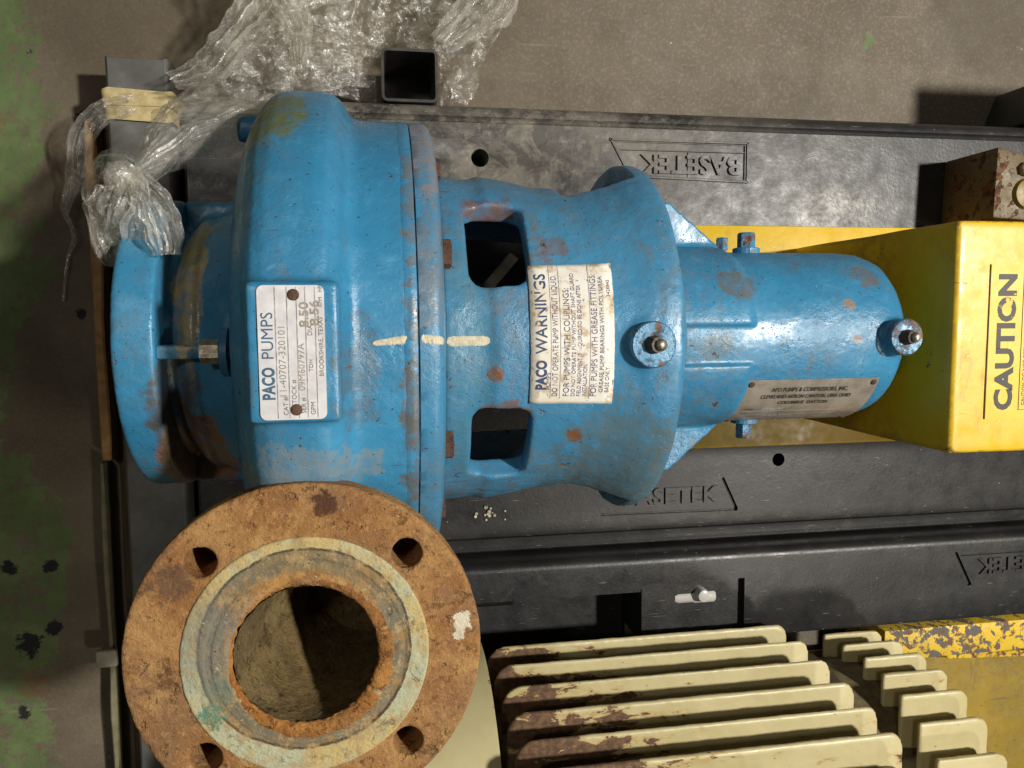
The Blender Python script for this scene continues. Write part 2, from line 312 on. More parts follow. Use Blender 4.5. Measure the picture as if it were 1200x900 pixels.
def film_mat(name='clear_stretch_film', lo=0.0, hi=0.34, streak=0.26):
    g = G(name)
    uv = g.n('ShaderNodeTexCoord').outputs['UV']
    def sv(v): return g.n('ShaderNodeVectorMath', {0: uv, 1: v}, operation='MULTIPLY').outputs[0]
    bm_ = g.n('ShaderNodeBump', {'Height': g.add(g.noise(150, 5, 0.68, 1.2), g.mul(g.noise(1.0, 5, 0.6, 0.6, sv((3, 7, 1))), 0.6)), 'Strength': 0.6, 'Distance': 0.003}).outputs[0]
    df = g.n('ShaderNodeBsdfDiffuse', {'Color': (0.96, 0.94, 0.89, 1)})
    tl = g.n('ShaderNodeBsdfTranslucent', {'Color': (0.96, 0.94, 0.89, 1)})
    gl = g.n('ShaderNodeBsdfGlossy', {'Color': (1, 1, 1, 1), 'Roughness': 0.20, 'Normal': bm_})
    tr = g.n('ShaderNodeBsdfTransparent', {'Color': (0.985, 0.975, 0.95, 1)})
    m1 = g.n('ShaderNodeMixShader', {0: 0.45}); g.t.links.new(df.outputs[0], m1.inputs[1]); g.t.links.new(tl.outputs[0], m1.inputs[2])
    m2 = g.n('ShaderNodeMixShader', {0: 0.38}); g.t.links.new(m1.outputs[0], m2.inputs[1]); g.t.links.new(gl.outputs[0], m2.inputs[2])
    f1 = g.lin(g.noise(26, 6, 0.7, 0.8), 0.38, 0.66, lo, hi)
    f2 = g.mul(g.step(g.noise(1.0, 6, 0.68, 0.5, sv((2.5, 9, 1))), 0.44, 0.72), streak)
    f3 = g.mul(g.step(g.noise(85, 6, 0.75, 1.5), 0.53, 0.60), 0.34)
    mx = g.n('ShaderNodeMixShader', {0: g.ma('MINIMUM', g.add(g.add(f1, f2), f3), 0.93)})
    g.t.links.new(tr.outputs[0], mx.inputs[1]); g.t.links.new(m2.outputs[0], mx.inputs[2])
    return g.shader(mx.outputs[0])
m_film = film_mat()
m_film_milky = film_mat('milky_stretch_film', 0.10, 0.50, 0.36)

def floor_mat():
    g = G('worn_painted_concrete')
    x = g.axis(0); y = g.axis(1)
    right = g.step(g.add(x, g.mul(g.noise(5, 4), 0.2)), 0.30, 0.75)
    dark = g.mix(g.step(g.noise(6, 7, 0.65), 0.35, 0.66), (0.105, 0.084, 0.058), (0.155, 0.128, 0.090))
    lite = g.mix(g.step(g.noise(7, 6, 0.6), 0.35, 0.66), (0.128, 0.106, 0.080), (0.158, 0.134, 0.102))
    c = g.mix(right, dark, lite)
    # exposed aggregate
    grit = g.step(g.noise(230, 4, 0.72), 0.52, 0.60)
    c = g.mix(g.mul(grit, g.add(g.mul(right, 0.17), 0.07)), c, (0.38, 0.31, 0.21))
    c = g.mix(g.mul(g.step(g.noise(170, 5, 0.7), 0.58, 0.66), 0.30), c, (0.07, 0.055, 0.038))
    blot = g.mul(g.step(g.noise(3.2, 7, 0.68, 0.6), 0.46, 0.62), 0.5)
    c = g.mix(blot, c, (0.085, 0.070, 0.052))
    scr = g.mul(g.step(g.noise(16, 3, 0.55, 0.1, g.stretch((0.35, 6.0, 1))), 0.70, 0.72), 0.35)
    c = g.mix(scr, c, (0.26, 0.22, 0.16))
    # remains of green floor paint at one side, a few scraps elsewhere
    side = g.step(x, -0.10, -0.26)
    gn = g.add(g.noise(6.5, 9, 0.72, 0.4), g.mul(g.add(side, -0.5), 0.42))
    green = g.mul(g.step(gn, 0.55, 0.60), g.step(g.noise(40, 9, 0.78), 0.40, 0.50))
    gc = g.mix(g.step(g.noise(24, 5), 0.4, 0.64), (0.085, 0.155, 0.045), (0.120, 0.200, 0.065))
    c = g.mix(g.mul(green, g.lin(g.noise(90, 5, 0.7), 0.3, 0.65, 0.35, 0.85)), c, gc)
    c = g.mix(g.mul(g.spot((0.902, 0.4055, -0.314), 0.009, 0.15, 1.1, 90), 0.45), c, (0.10, 0.22, 0.06))
    # black tar drips and a red smear
    bn = g.noise(19, 7, 0.62, 0.2)
    blk = g.mul(g.step(bn, 0.69, 0.71), g.step(x, 0.0, -0.13))
    for ctr, r in (((-0.138, 0.265, -0.314), 0.0105), ((-0.139, 0.226, -0.314), 0.0115), ((-0.237, -0.3875, -0.314), 0.015), ((-0.206, -0.366, -0.314), 0.0095), ((-0.246, -0.475, -0.314), 0.0088), ((-0.154, 0.029, -0.314), 0.0075), ((-0.253, -0.287, -0.314), 0.0095), ((-0.206, -0.287, -0.314), 0.0085)):
        blk = g.ma('MAXIMUM', blk, g.spot(ctr, r, 0.12, 0.75, 60))
    c = g.mix(blk, c, (0.014, 0.014, 0.016))
    c = g.mix(g.mul(g.spot((-0.233, -0.436, -0.314), 0.017, 0.4, 1.0, 70), 0.4), c, (0.19, 0.06, 0.04))
    c = g.mix(g.mul(g.spot((-0.2545, 0.265, -0.314), 0.022, 0.5, 0.5, 40), 0.6), c, (0.25, 0.09, 0.03))
    wh = g.mul(g.step(g.noise(42, 3, 0.5, 0, g.stretch((1.0, 1.6, 1))), 0.745, 0.765), 0.7)
    c = g.mix(wh, c, (0.48, 0.43, 0.33))
    h = g.add(g.mul(g.noise(260, 5, 0.7), 0.8), g.add(g.mul(g.noise(40, 5), 0.6), g.mul(green, 0.3)))
    return g.surf(c, g.lin(g.noise(30, 4), 0.3, 0.7, 0.55, 0.85), 0, h, 0.35, 0.002, spec=0.3)
m_floor = floor_mat()

# ------------------------------------------------------------------ geometry helpers
class Geo:
    def __init__(s): s.v = []; s.f = []; s.uv = None
    def add(s, v, f):
        o = len(s.v); s.v += [tuple(p) for p in v]; s.f += [tuple(i + o for i in q) for q in f]; return s
    def box(s, x0, x1, y0, y1, z0, z1):
        v = [(x, y, z) for z in (z0, z1) for y in (y0, y1) for x in (x0, x1)]
        return s.add(v, [(0, 2, 3, 1), (4, 5, 7, 6), (0, 1, 5, 4), (2, 6, 7, 3), (0, 4, 6, 2), (1, 3, 7, 5)])
    def loft(s, rings, closed=True, caps=True):
        n = len(rings[0]); v = [p for r in rings for p in r]; f = []
        for i in range(len(rings) - 1):
            for j in range(n if closed else n - 1):
                k = (j + 1) % n
                f.append((i * n + j, i * n + k, (i + 1) * n + k, (i + 1) * n + j))
        if caps:
            f.append(tuple(reversed(range(n)))); f.append(tuple((len(rings) - 1) * n + j for j in range(n)))
        return s.add(v, f)
    def lathe(s, prof, segs=96, axis='X', c=(0, 0, 0), a0=0.0, a1=2 * pi, ring=False):
        full = abs(a1 - a0 - 2 * pi) < 1e-6
        n = segs if full else segs + 1
        rings = []
        for t, r in prof:
            R = []
            for j in range(n):
                a = a0 + (a1 - a0) * j / segs
                if axis == 'X': R.append((c[0] + t, c[1] + r * sin(a), c[2] + r * cos(a)))
                else: R.append((c[0] + r * cos(a), c[1] + r * sin(a), c[2] + t))
            rings.append(R)
        if ring: rings.append(rings[0])
        if full: return s.loft(rings, True, not ring)
        # partial: close the two radial ends with the profile polygon
        o = len(s.v); s.loft(rings, False, False)
        m = len(rings) - (1 if ring else 0)
        s.f.append(tuple(o + i * n for i in range(m))); s.f.append(tuple(o + i * n + n - 1 for i in reversed(range(m))))
        return s
    def prism(s, pts, h, origin, ux, uy, uz):
        o, ux, uy, uz = map(Vector, (origin, ux, uy, uz))
        return s.loft([[o + ux * a + uy * b + uz * t for a, b in pts] for t in (0, h)])
    def hexa(s, c, axis, r, h, n=6, rot=0.0, chamf=0.12):
        ax = Vector(axis).normalized(); u = ax.orthogonal().normalized(); w = ax.cross(u); c = Vector(c)
        R = []
        for t, k in ((0, 1), (h * (1 - chamf), 1), (h, 1 - chamf)):
            R.append([c + ax * t + (u * cos(2 * pi * j / n + rot) + w * sin(2 * pi * j / n + rot)) * r * k for j in range(n)])
        return s.loft(R)
    def tube(s, pts, radii, n=14):
        R = []
        P = [Vector(p) for p in pts]
        up = Vector((0.13, 0.2, 1))
        for i, p in enumerate(P):
            d = (P[min(i + 1, len(P) - 1)] - P[max(i - 1, 0)]).normalized()
            u = d.cross(up).normalized(); w = u.cross(d)
            r = radii[i] if isinstance(radii, (list, tuple)) else radii
            R.append([p + (u * cos(2 * pi * j / n) + w * sin(2 * pi * j / n)) * r for j in range(n)])
        return s.loft(R)
    def mesh(s, name='mesh'):
        m = bpy.data.meshes.new(name); m.from_pydata(s.v, [], s.f); m.validate()
        b = bmesh.new(); b.from_mesh(m); bmesh.ops.recalc_face_normals(b, faces=b.faces); b.to_mesh(m); b.free()
        if s.uv:
            L = m.uv_layers.new(name='UVMap').data
            for lp in m.loops: L[lp.index].uv = s.uv[lp.vertex_index]
        return m

def tmp(mesh):
    o = bpy.data.objects.new('scratch', mesh); col.objects.link(o); return o
def baked(o):
    bpy.context.view_layer.update()
    dg = bpy.context.evaluated_depsgraph_get()
    m = bpy.data.meshes.new_from_object(o.evaluated_get(dg))
    bpy.data.objects.remove(o)
    return m
def boolean(mesh, cutters):
    o = tmp(mesh); cs = []
    for g in cutters:
        c = tmp(g.mesh()); cs.append(c)
        md = o.modifiers.new('cut', 'BOOLEAN'); md.operation = 'DIFFERENCE'; md.solver = 'EXACT'; md.object = c
    m = baked(o)
    for c in cs: bpy.data.objects.remove(c)
    return m
def joined(meshes):
    b = bmesh.new()
    for m in meshes: b.from_mesh(m)
    r = bpy.data.meshes.new('j'); b.to_mesh(r); b.free(); return r
def remesh(mesh, voxel, smooth=5, amp=0.0, freq=60.0, fine=0.0):
    o = tmp(mesh)
    md = o.modifiers.new('r', 'REMESH'); md.mode = 'VOXEL'; md.voxel_size = voxel; md.use_smooth_shade = True
    if smooth:
        s = o.modifiers.new('s', 'SMOOTH'); s.iterations = smooth; s.factor = 0.5
    m = baked(o)
    roughen(m, amp, freq, fine)
    return m
def roughen(m, amp, freq=60.0, fine=0.0):
    if amp <= 0: return m
    n = len(m.vertices)
    co = [0.0] * (3 * n); no = [0.0] * (3 * n)
    m.vertices.foreach_get('co', co); m.vertex_normals.foreach_get('vector', no)
    for i in range(0, 3 * n, 3):
        p = Vector(co[i:i + 3])
        d = amp * noise.noise(p * freq)
        if fine: d += fine * noise.noise(p * (freq * 4.3))
        co[i] += no[i] * d; co[i + 1] += no[i + 1] * d; co[i + 2] += no[i + 2] * d
    m.vertices.foreach_set('co', co); m.update()
    return m
def bevelled(geo, w=0.002, seg=2, limit=0.6):
    o = tmp(geo.mesh() if isinstance(geo, Geo) else geo)
    md = o.modifiers.new('b', 'BEVEL'); md.width = w; md.segments = seg; md.limit_method = 'ANGLE'; md.angle_limit = limit
    return baked(o)

def obj(name, mesh, mat, parent=None, smooth=None, kind=None, label=None, category=None, group=None):
    if isinstance(mesh, Geo): mesh = mesh.mesh(name)
    mesh.name = name
    mesh.materials.clear(); mesh.materials.append(mat)
    if smooth is not None:
        if smooth is True:
            for p in mesh.polygons: p.use_smooth = True
        else:
            mesh.shade_flat() if smooth is False else None
            if smooth not in (True, False):
                for p in mesh.polygons: p.use_smooth = True
                mesh.set_sharp_from_angle(angle=radians(smooth))
    o = bpy.data.objects.new(name, mesh); col.objects.link(o)
    if parent is not None:
        o.parent = parent
        q = parent; off = Vector((0, 0, 0))
        while q is not None:
            off += q.location; q = q.parent
        o.location = -off
    if kind: o['kind'] = kind
    if label: o['label'] = label
    if category: o['category'] = category
    if group: o['group'] = group
    return o
def thing(name, loc, label, category, group=None):
    o = bpy.data.objects.new(name, None); col.objects.link(o); o.location = loc
    o.empty_display_size = 0.05
    o['label'] = label; o['category'] = category
    if group: o['group'] = group
    return o

def text(s, size, bold=0.0, align='LEFT'):
    """flat triangles of a line of type, in its own plane"""
    cu = bpy.data.curves.new('type', 'FONT'); cu.body = s; cu.size = size; cu.offset = bold
    cu.align_x = align; cu.resolution_u = 3
    o = bpy.data.objects.new('type', cu); col.objects.link(o)
    m = baked(o)
    b = bmesh.new(); b.from_mesh(m); bmesh.ops.remove_doubles(b, verts=b.verts, dist=size * 1e-4)
    v = [(p.co.x, p.co.y) for p in b.verts]; b.verts.index_update(); f = [tuple(q.index for q in fc.verts) for fc in b.faces]
    b.free(); bpy.data.meshes.remove(m); bpy.data.curves.remove(cu)
    return v, f
def put_text(geo, s, size, place, width=None, bold=0.0):
    """place(u, v) -> world point; width squeezes the line to that length"""
    v, f = text(s, size, bold)
    if not v: return
    x0 = min(p[0] for p in v); x1 = max(p[0] for p in v)
    k = (width / (x1 - x0)) if width else 1.0
    geo.add([place((p[0] - x0) * k, p[1]) for p in v], f)
def solid_text(geo, s, size, place, depth, width=None, bold=0.0):
    v, f = text(s, size, bold)
    x0 = min(p[0] for p in v); x1 = max(p[0] for p in v)
    k = (width / (x1 - x0)) if width else 1.0
    b = bmesh.new(); vs = [b.verts.new(((p[0] - x0) * k, p[1], 0)) for p in v]
    for q in f:
        try: b.faces.new([vs[i] for i in q])
        except ValueError: pass
    r = bmesh.ops.extrude_face_region(b, geom=b.faces[:])
    for e in r['geom']:
        if isinstance(e, bmesh.types.BMVert): e.co.z = depth
    b.verts.index_update()
    geo.add([place(w.co.x, w.co.y, w.co.z) for w in b.verts], [tuple(w.index for w in q.verts) for q in b.faces])
    b.free()

def bvh(o):
    m = o.data
    return BVHTree.FromPolygons([v.co.copy() for v in m.vertices], [tuple(p.vertices) for p in m.polygons])

# ------------------------------------------------------------------ floor
gf = Geo()
N = 60
gf.add([(-6 + 12 * i / N, -6 + 12 * j / N, -0.314) for j in range(N + 1) for i in range(N + 1)],
       [(j * (N + 1) + i, j * (N + 1) + i + 1, (j + 1) * (N + 1) + i + 1, (j + 1) * (N + 1) + i) for j in range(N) for i in range(N)])
obj('floor', gf, m_floor, kind='structure')

# ------------------------------------------------------------------ timber pallet under everything
pal = thing('pallet', (-0.05, 0, -0.314), 'wooden pallet edge with dark brown boards below the blue suction flange', 'pallet')
def board(x0, x1, y0, y1, z0, z1, mat, name='board'):
    g = Geo(); n = 24
    R = []
    for i in range(n + 1):
        y = y0 + (y1 - y0) * i / n
        e = [0.0025 * noise.noise(Vector((k * 7.1 + x0 * 50, y * 14, z1 * 9))) for k in range(4)]
        R.append([(x0 + e[0], y, z0), (x1 + e[1], y, z0), (x1 + e[2], y, z1 + e[3]), (x0 + e[3], y, z1 + e[0])])
    g.loft(R)
    return obj(name, bevelled(g, 0.002, 1), mat, pal)
board(-0.1295, -0.1170, -0.15, 0.257, -0.3135, -0.2830, m_wood, 'edge_board')
board(-0.1340, -0.1285, -0.75, -0.152, -0.3135, -0.2850, m_woodgreen, 'edge_board')
xb = -0.116
for w in (0.056, 0.075, 0.06):
    board(xb, xb + w, -0.78, 0.250, -0.3135, -0.3060, m_darkwood); xb += w + 0.005

# ------------------------------------------------------------------ square steel tubes
tube = thing('square_tube', (-0.0555, -0.2, -0.306), 'grey square steel tube lying under the suction flange, end wrapped in cream tape', 'steel tube')
def rrect(hx, hz, r, n=4):
    P = []
    for cx, cz, a in ((hx - r, hz - r, 0), (-hx + r, hz - r, pi / 2), (-hx + r, -hz + r, pi), (hx - r, -hz + r, 1.5 * pi)):
        for k in range(n + 1):
            t = a + pi / 2 * k / n; P.append((cx + r * cos(t), cz + r * sin(t)))
    return P
def hollow(ends, hx, hz, wall, r, place):
    """square hollow section; place(a, b, t) -> world"""
    g = Geo(); out = rrect(hx, hz, r); inn = rrect(hx - wall, hz - wall, max(r - wall, 0.001))
    rings = [[place(a, b, ends[0]) for a, b in out], [place(a, b, ends[1]) for a, b in out],
             [place(a, b, ends[1]) for a, b in inn], [place(a, b, ends[0]) for a, b in inn]]
    rings.append(rings[0]); return g.loft(rings, True, False)
def tube_place(a, b, t):
    dent = 0.0
    if t > 0.2 and b > 0: dent = -0.010 * (1 - min(1, abs(a) / 0.03)) ** 0.7
    return (-0.0555 + a, t + (0.012 * abs(a) / 0.03 if t > 0.2 else 0), -0.2715 + b + dent)
obj('tube_wall', hollow((-0.78, 0.3035), 0.0338, 0.0338, 0.003, 0.006, tube_place), m_steel, tube, 40)
def wrap(y0, y1, off, seed, name, mat):
    g = Geo(); R = []; out = rrect(0.0338 + off, 0.0338 + off, 0.008)
    n = 10
    for i in range(n + 1):
        y = y0 + (y1 - y0) * i / n
        R.append([(-0.0555 + a * (1 + 0.03 * noise.noise(Vector((a * 90, y * 160, seed)))), y + 0.004 * noise.noise(Vector((a * 60, b * 60, seed + i // 9 * 5))), -0.2715 + b * (1 + 0.04 * noise.noise(Vector((a * 110, y * 190, seed + 3))))) for a, b in out])
    g.loft(R, True, False)
    return obj(name, g, mat, tube, True)
wrap(0.2455, 0.2725, 0.0025, 1.0, 'tape_wrap', m_tape)
wrap(0.262, 0.2795, 0.0045, 4.0, 'tape_wrap', m_tape)
post = thing('square_post', (0.25, 0.299, -0.314), 'upright black square steel post, open end up, beside the film heap', 'post')
obj('post_wall', hollow((-0.314, -0.207), 0.0325, 0.0300, 0.0032, 0.007, lambda a, b, t: (0.250 + a, 0.3005 + b, t)), m_blacksteel, post, 40)
obj('post_foot', Geo().box(0.219, 0.281, 0.272, 0.329, -0.3138, -0.3100), m_blacksteel, post)

# ------------------------------------------------------------------ black machine bases
def base_thing(name, loc, label): return thing(name, loc, label, 'machine base')
b1 = base_thing('machine_base', (0.65, 0, -0.335), 'long black cast base under the blue pump, dusty on its far strip')
prof1 = [(0.262, -0.312), (0.2695, -0.300), (0.2695, -0.220)]
for k in range(7):
    a = k / 6 * pi / 2; prof1.append((0.2555 + 0.014 * cos(a), -0.2165 + 0.014 * sin(a)))
prof1 += [(0.2535, -0.2055), (0.2515, -0.2065), (0.2495, -0.2055), (0.2475, -0.2), (0.0, -0.2), (-0.243, -0.2), (-0.2485, -0.202), (-0.252, -0.207), (-0.2535, -0.233), (-0.258, -0.236), (-0.276, -0.237), (-0.2785, -0.24), (-0.2785, -0.312)]
def extrude_x(prof, x0, x1, mid=()):
    g = Geo(); g.loft([[(x, y, z) for y, z in prof] for x in (x0, *mid, x1)]); return g
cut = []
for (x, y, r, rc) in ((0.330, 0.208, 0.0105, 0.018), (0.716, -0.166, 0.0085, 0.0)):
    cut.append(Geo().lathe([(-0.27, r), (-0.19, r)], 32, 'Z', (x, y, 0)))
    if rc: cut.append(Geo().lathe([(-0.2025, r), (-0.199, rc), (-0.19, rc)], 40, 'Z', (x, y, 0)))
pocket = lambda pts, d: Geo().prism(pts, d + 0.01, (0, 0, -0.2 - d), (1, 0, 0), (0, 1, 0), (0, 0, 1))
# sunk logo panel of the far strip, and the sunk lines of the near one
cut.append(pocket([(0.494, 0.231), (0.512, 0.1935), (0.662, 0.1890), (0.662, 0.231)], 0.0022))
cut.append(pocket([(0.478, -0.2285), (0.6605, -0.2305), (0.6605, -0.2255), (0.478, -0.2235)], 0.005))
cut.append(pocket([(0.6555, -0.2255), (0.6610, -0.2275), (0.6410, -0.1855), (0.6365, -0.1875)], 0.0045))
obj('base_casting', boolean(extrude_x(prof1, 0.125, 1.45).mesh(), cut), m_base, b1, 35)
g = Geo().box(-0.015, 0.1245, -0.25, 0.2655, -0.3135, -0.262); obj('dark_void_filler', bevelled(g, 0.004, 2), m_base2, b1)  # black block added to stand for the dark void left of the base
def ridge(g, pts, w, z0, h):
    for (a, b) in zip(pts[:-1], pts[1:]):
        a = Vector((*a, 0)); b = Vector((*b, 0)); d = (b - a).normalized(); n = Vector((-d.y, d.x, 0)) * w / 2
        e = d * w * 0.45
        R = []
        for q in (a - e, b + e):
            R.append([(q + n) + Vector((0, 0, z0)), (q + n * 0.45) + Vector((0, 0, z0 + h)), (q - n * 0.45) + Vector((0, 0, z0 + h)), (q - n) + Vector((0, 0, z0))])
        g.loft(R)
lg = Geo()
ridge(lg, [(0.489, 0.2335), (0.6650, 0.2335), (0.6650, 0.1865), (0.513, 0.1905), (0.489, 0.2335)], 0.0042, -0.2012, 0.0030)
ridge(lg, [(0.497, 0.2225), (0.6600, 0.2225)], 0.0022, -0.2023, 0.0022)
ridge(lg, [(0.588, 0.2200), (0.588, 0.1910)], 0.0020, -0.2023, 0.0016)
obj('logo_frame', lg, m_base, b1)
lg = Geo()
solid_text(lg, 'BASETEK', 0.0310, lambda u, v, w: (0.6555 - u, 0.2165 - v, -0.2025 + w), 0.0034, 0.129, 0.0007)
obj('logo_lettering', lg, m_base, b1)
lg = Geo()
solid_text(lg, 'BASETEK', 0.0290, lambda u, v, w: (0.507 + u, -0.2165 + v, -0.2004 + w), 0.0032, 0.127, 0.0006)
obj('logo_lettering', lg, m_base, b1)
lg = Geo()
ridge(lg, [(0.334, 0.172), (0.415, 0.232)], 0.0016, -0.2006, 0.0016)
ridge(lg, [(0.300, 0.160), (0.316, 0.170)], 0.0016, -0.2006, 0.0014)
obj('casting_line', lg, m_base, b1)

b2 = base_thing('machine_base', (0.65, -0.34, -0.335), 'second black cast base between the pump base and the cream motor')
prof2 = [(-0.2815, -0.312), (-0.2815, -0.222)]
for k in range(6):
    a = k / 5 * pi / 2; prof2.append((-0.2925 + 0.011 * (1 - sin(a)) , -0.213 + 0.013 * sin(a)))
prof2 = [(-0.2815, -0.312), (-0.2815, -0.220), (-0.2825, -0.211), (-0.2855, -0.204), (-0.2900, -0.2005), (-0.2945, -0.2), (-0.395, -0.2), (-0.4005, -0.2025), (-0.402, -0.208), (-0.402, -0.312)]
cut = [Geo().box(0.20, 0.535, -0.45, -0.330, -0.40, -0.1), Geo().box(0.530, 0.672, -0.45, -0.3205, -0.2095, -0.1),
       pocket([(0.978, -0.306), (0.983, -0.304), (1.008, -0.352), (1.002, -0.354)], 0.004),
       pocket([(0.985, -0.303), (1.30, -0.303), (1.30, -0.311), (0.989, -0.311)], 0.004)]
obj('base_casting', boolean(extrude_x(prof2, 0.27, 1.45).mesh(), cut), m_base2, b2, 35)
g = Geo().box(0.322, 0.5345, -0.430, -0.3305, -0.312, -0.283); obj('dark_notch_filler', bevelled(g, 0.003, 2), m_base2, b2)  # black filler added so the notch beside the motor stays dark
g = Geo().lathe([(0.30, 0.0), (0.30, 0.010), (0.366, 0.010), (0.3695, 0.006), (0.3695, 0.0)], 20, 'X', (0, -0.329, -0.213))
obj('lug', g, m_base2, b2, 40)
lg = Geo()
solid_text(lg, 'BASETEK', 0.030, lambda u, v, w: (1.142 - u, -0.3165 - v, -0.2004 + w), 0.0032, 0.127, 0.0006)
obj('logo_lettering', lg, m_base2, b2)
clip = thing('pipe_clip', (0.612, -0.343, -0.2255), 'small white plastic clip with round head in the black base pocket', 'clip')
g = Geo().lathe([(0.580, 0.0), (0.580, 0.007), (0.585, 0.0085), (0.605, 0.0085), (0.607, 0.0095), (0.634, 0.0095), (0.636, 0.008), (0.636, 0)], 20, 'X', (0, -0.346, -0.2155))
obj('clip_body', g, m_white, clip, 40)
g = Geo().lathe([(-0.2255, 0.0), (-0.2255, 0.0085), (-0.200, 0.0085), (-0.197, 0.0075), (-0.196, 0.004), (-0.196, 0)], 24, 'Z', (0.615, -0.3405, 0))
obj('clip_head', g, m_white, clip, 40)
g = Geo().lathe([(-0.2255, 0.0), (-0.2255, 0.006), (-0.212, 0.006), (-0.2105, 0.004), (-0.2105, 0)], 20, 'Z', (0.616, -0.3585, 0))
obj('clip_foot', g, simple('grey_clip', (0.3, 0.28, 0.24), 0.5), clip, 40)

# ------------------------------------------------------------------ yellow steelwork
ped = thing('mounting_plate', (0.72, 0, -0.2), 'flat bright yellow steel plate on the black base under the bearing housing and guard box', 'steel plate')
g = Geo().prism([(0.56, 0.1325), (1.05, 0.1325), (1.05, -0.1465), (0.56, -0.1465)], 0.006, (0, 0, -0.1995), (1, 0, 0), (0, 1, 0), (0, 0, 1))
obj('plate', bevelled(g, 0.0015, 2), m_yellow_plate, ped, 40)
bx = thing('yellow_guard', (0.95, 0, -0.193), 'tall yellow sheet steel guard box with a black CAUTION stencil label', 'guard box')
g = Geo().box(0.7275, 1.20, -0.1091, 0.1049, -0.1930, 0.0880)
mm = remesh(g.mesh(), 0.0036, 1, 0.0008, 11, 0.00012)
obj('box_shell', mm, m_yellow, bx, True)
lab = Geo()
def strip(g, x0, x1, y0, y1, z, t=0.0003): g.box(x0, x1, y0, y1, z, z + t)
strip(lab, 0.7630, 0.9028, -0.0775, 0.0656, 0.0872, 0.0018)
lb = obj('caution_label', lab, paint('caution_label_yellow', (0.68, 0.46, 0.016), (0.63, 0.41, 0.014), 0.75, 0.2, 0.4, bump=0.1, speck=0.74, cast=60, edge=(1.5, 2)), bx)
ink = Geo(); cz2 = 0.0893
put_text(ink, 'CAUTION', 0.0250, lambda u, v: (0.7898 - v, -0.0695 + u, cz2), 0.1262, 0.0011)
obj('lettering', ink, m_ink_stencil, lb)
ink = Geo()
for i, line in enumerate(('CAUTION. DO NOT OPERATE OR SERVICE', 'EQUIPMENT UNTIL YOU HAVE READ AND', 'UNDERSTAND THE SAFETY MANUAL', 'AND ALL WARNING LABELS')):
    put_text(ink, line, 0.0047, lambda u, v, i=i: (0.8042 + 0.0057 * i - v, -0.0653 + u, cz2), None)
for a in ((0.7978, 0.7983, -0.0699, 0.0611), (0.7983, 0.8952, -0.0699, -0.0694), (0.7983, 0.8952, 0.0606, 0.0611), (0.7627, 0.7632, -0.0775, 0.0656)):
    strip(ink, *a, cz2 - 0.0001, 0.0002)
obj('small_lettering', ink, m_black_print, lb)

rail = thing('yellow_rail', (1.1, -0.44, -0.314), 'flaking yellow steel rail past the right end of the cream ribs', 'rail')
g = Geo().box(0.8890, 1.45, -0.4598, -0.4157, -0.3135, -0.2156); obj('rail_bar', bevelled(g, 0.002, 2), m_yellow_flaking, rail, 40)
g = Geo().box(0.7356, 1.45, -1.05, -0.4634, -0.2790, -0.2708)
obj('floor_plate', bevelled(g, 0.0015, 1), m_yellow_shaded, rail, label='yellow floor plate of the rail, shade coloured in as dark olive')
for x in (0.76, 1.25): obj('runner', Geo().box(x, x + 0.06, -1.0, -0.48, -0.3135, -0.2792), m_yellow_shaded, rail)
g = Geo().prism([(1.0163, -0.4745), (1.4484, -0.4968), (1.4484, -0.5066), (1.0210, -0.4843)], 0.016, (0, 0, -0.2705), (1, 0, 0), (0, 1, 0), (0, 0, 1)); obj('edge_strip', bevelled(g, 0.001, 1), m_yellow, rail)

brk = thing('corner_bracket', (1.0, 0.18, -0.2), 'brown stained steel bracket with a bolt, behind the yellow guard box', 'bracket')
g = Geo().prism([(0.937, 0.135), (0.940, 0.219), (1.12, 0.178), (1.12, 0.125)], 0.0895, (0, 0, -0.1995), (1, 0, 0), (0, 1, 0), (0, 0, 1))
obj('bracket_plate', bevelled(g, 0.003, 2), m_yellow_rusty, brk, 40)
g = Geo().hexa((0.976, 0.193, -0.1105), (0, 0, 1), 0.0085, 0.008); obj('bolt', g, m_zinc, brk)
g = Geo().lathe([(-0.111, 0), (-0.111, 0.019), (-0.105, 0.017), (-0.103, 0.01), (-0.103, 0)], 28, 'Z', (0.980, 0.164, 0)); obj('pad', g, m_yellow_shaded, brk, 40)
tarp = thing('dark_crate', (1.3, 0.36, -0.314), 'dark green crate corner at the far right behind the base', 'crate')
g = Geo().prism([(1.085, 0.279), (1.110, 0.340), (1.55, 0.340), (1.55, 0.279)], 0.30, (0, 0, -0.3138), (1, 0, 0), (0, 1, 0), (0, 0, 1)); obj('crate_wall', bevelled(g, 0.004, 2), m_greenblack, tarp)
g = Geo().box(1.10, 1.55, 0.275, 0.345, -0.0136, 0.004); obj('crate_lid', bevelled(g, 0.004, 2), m_greenblack, tarp)

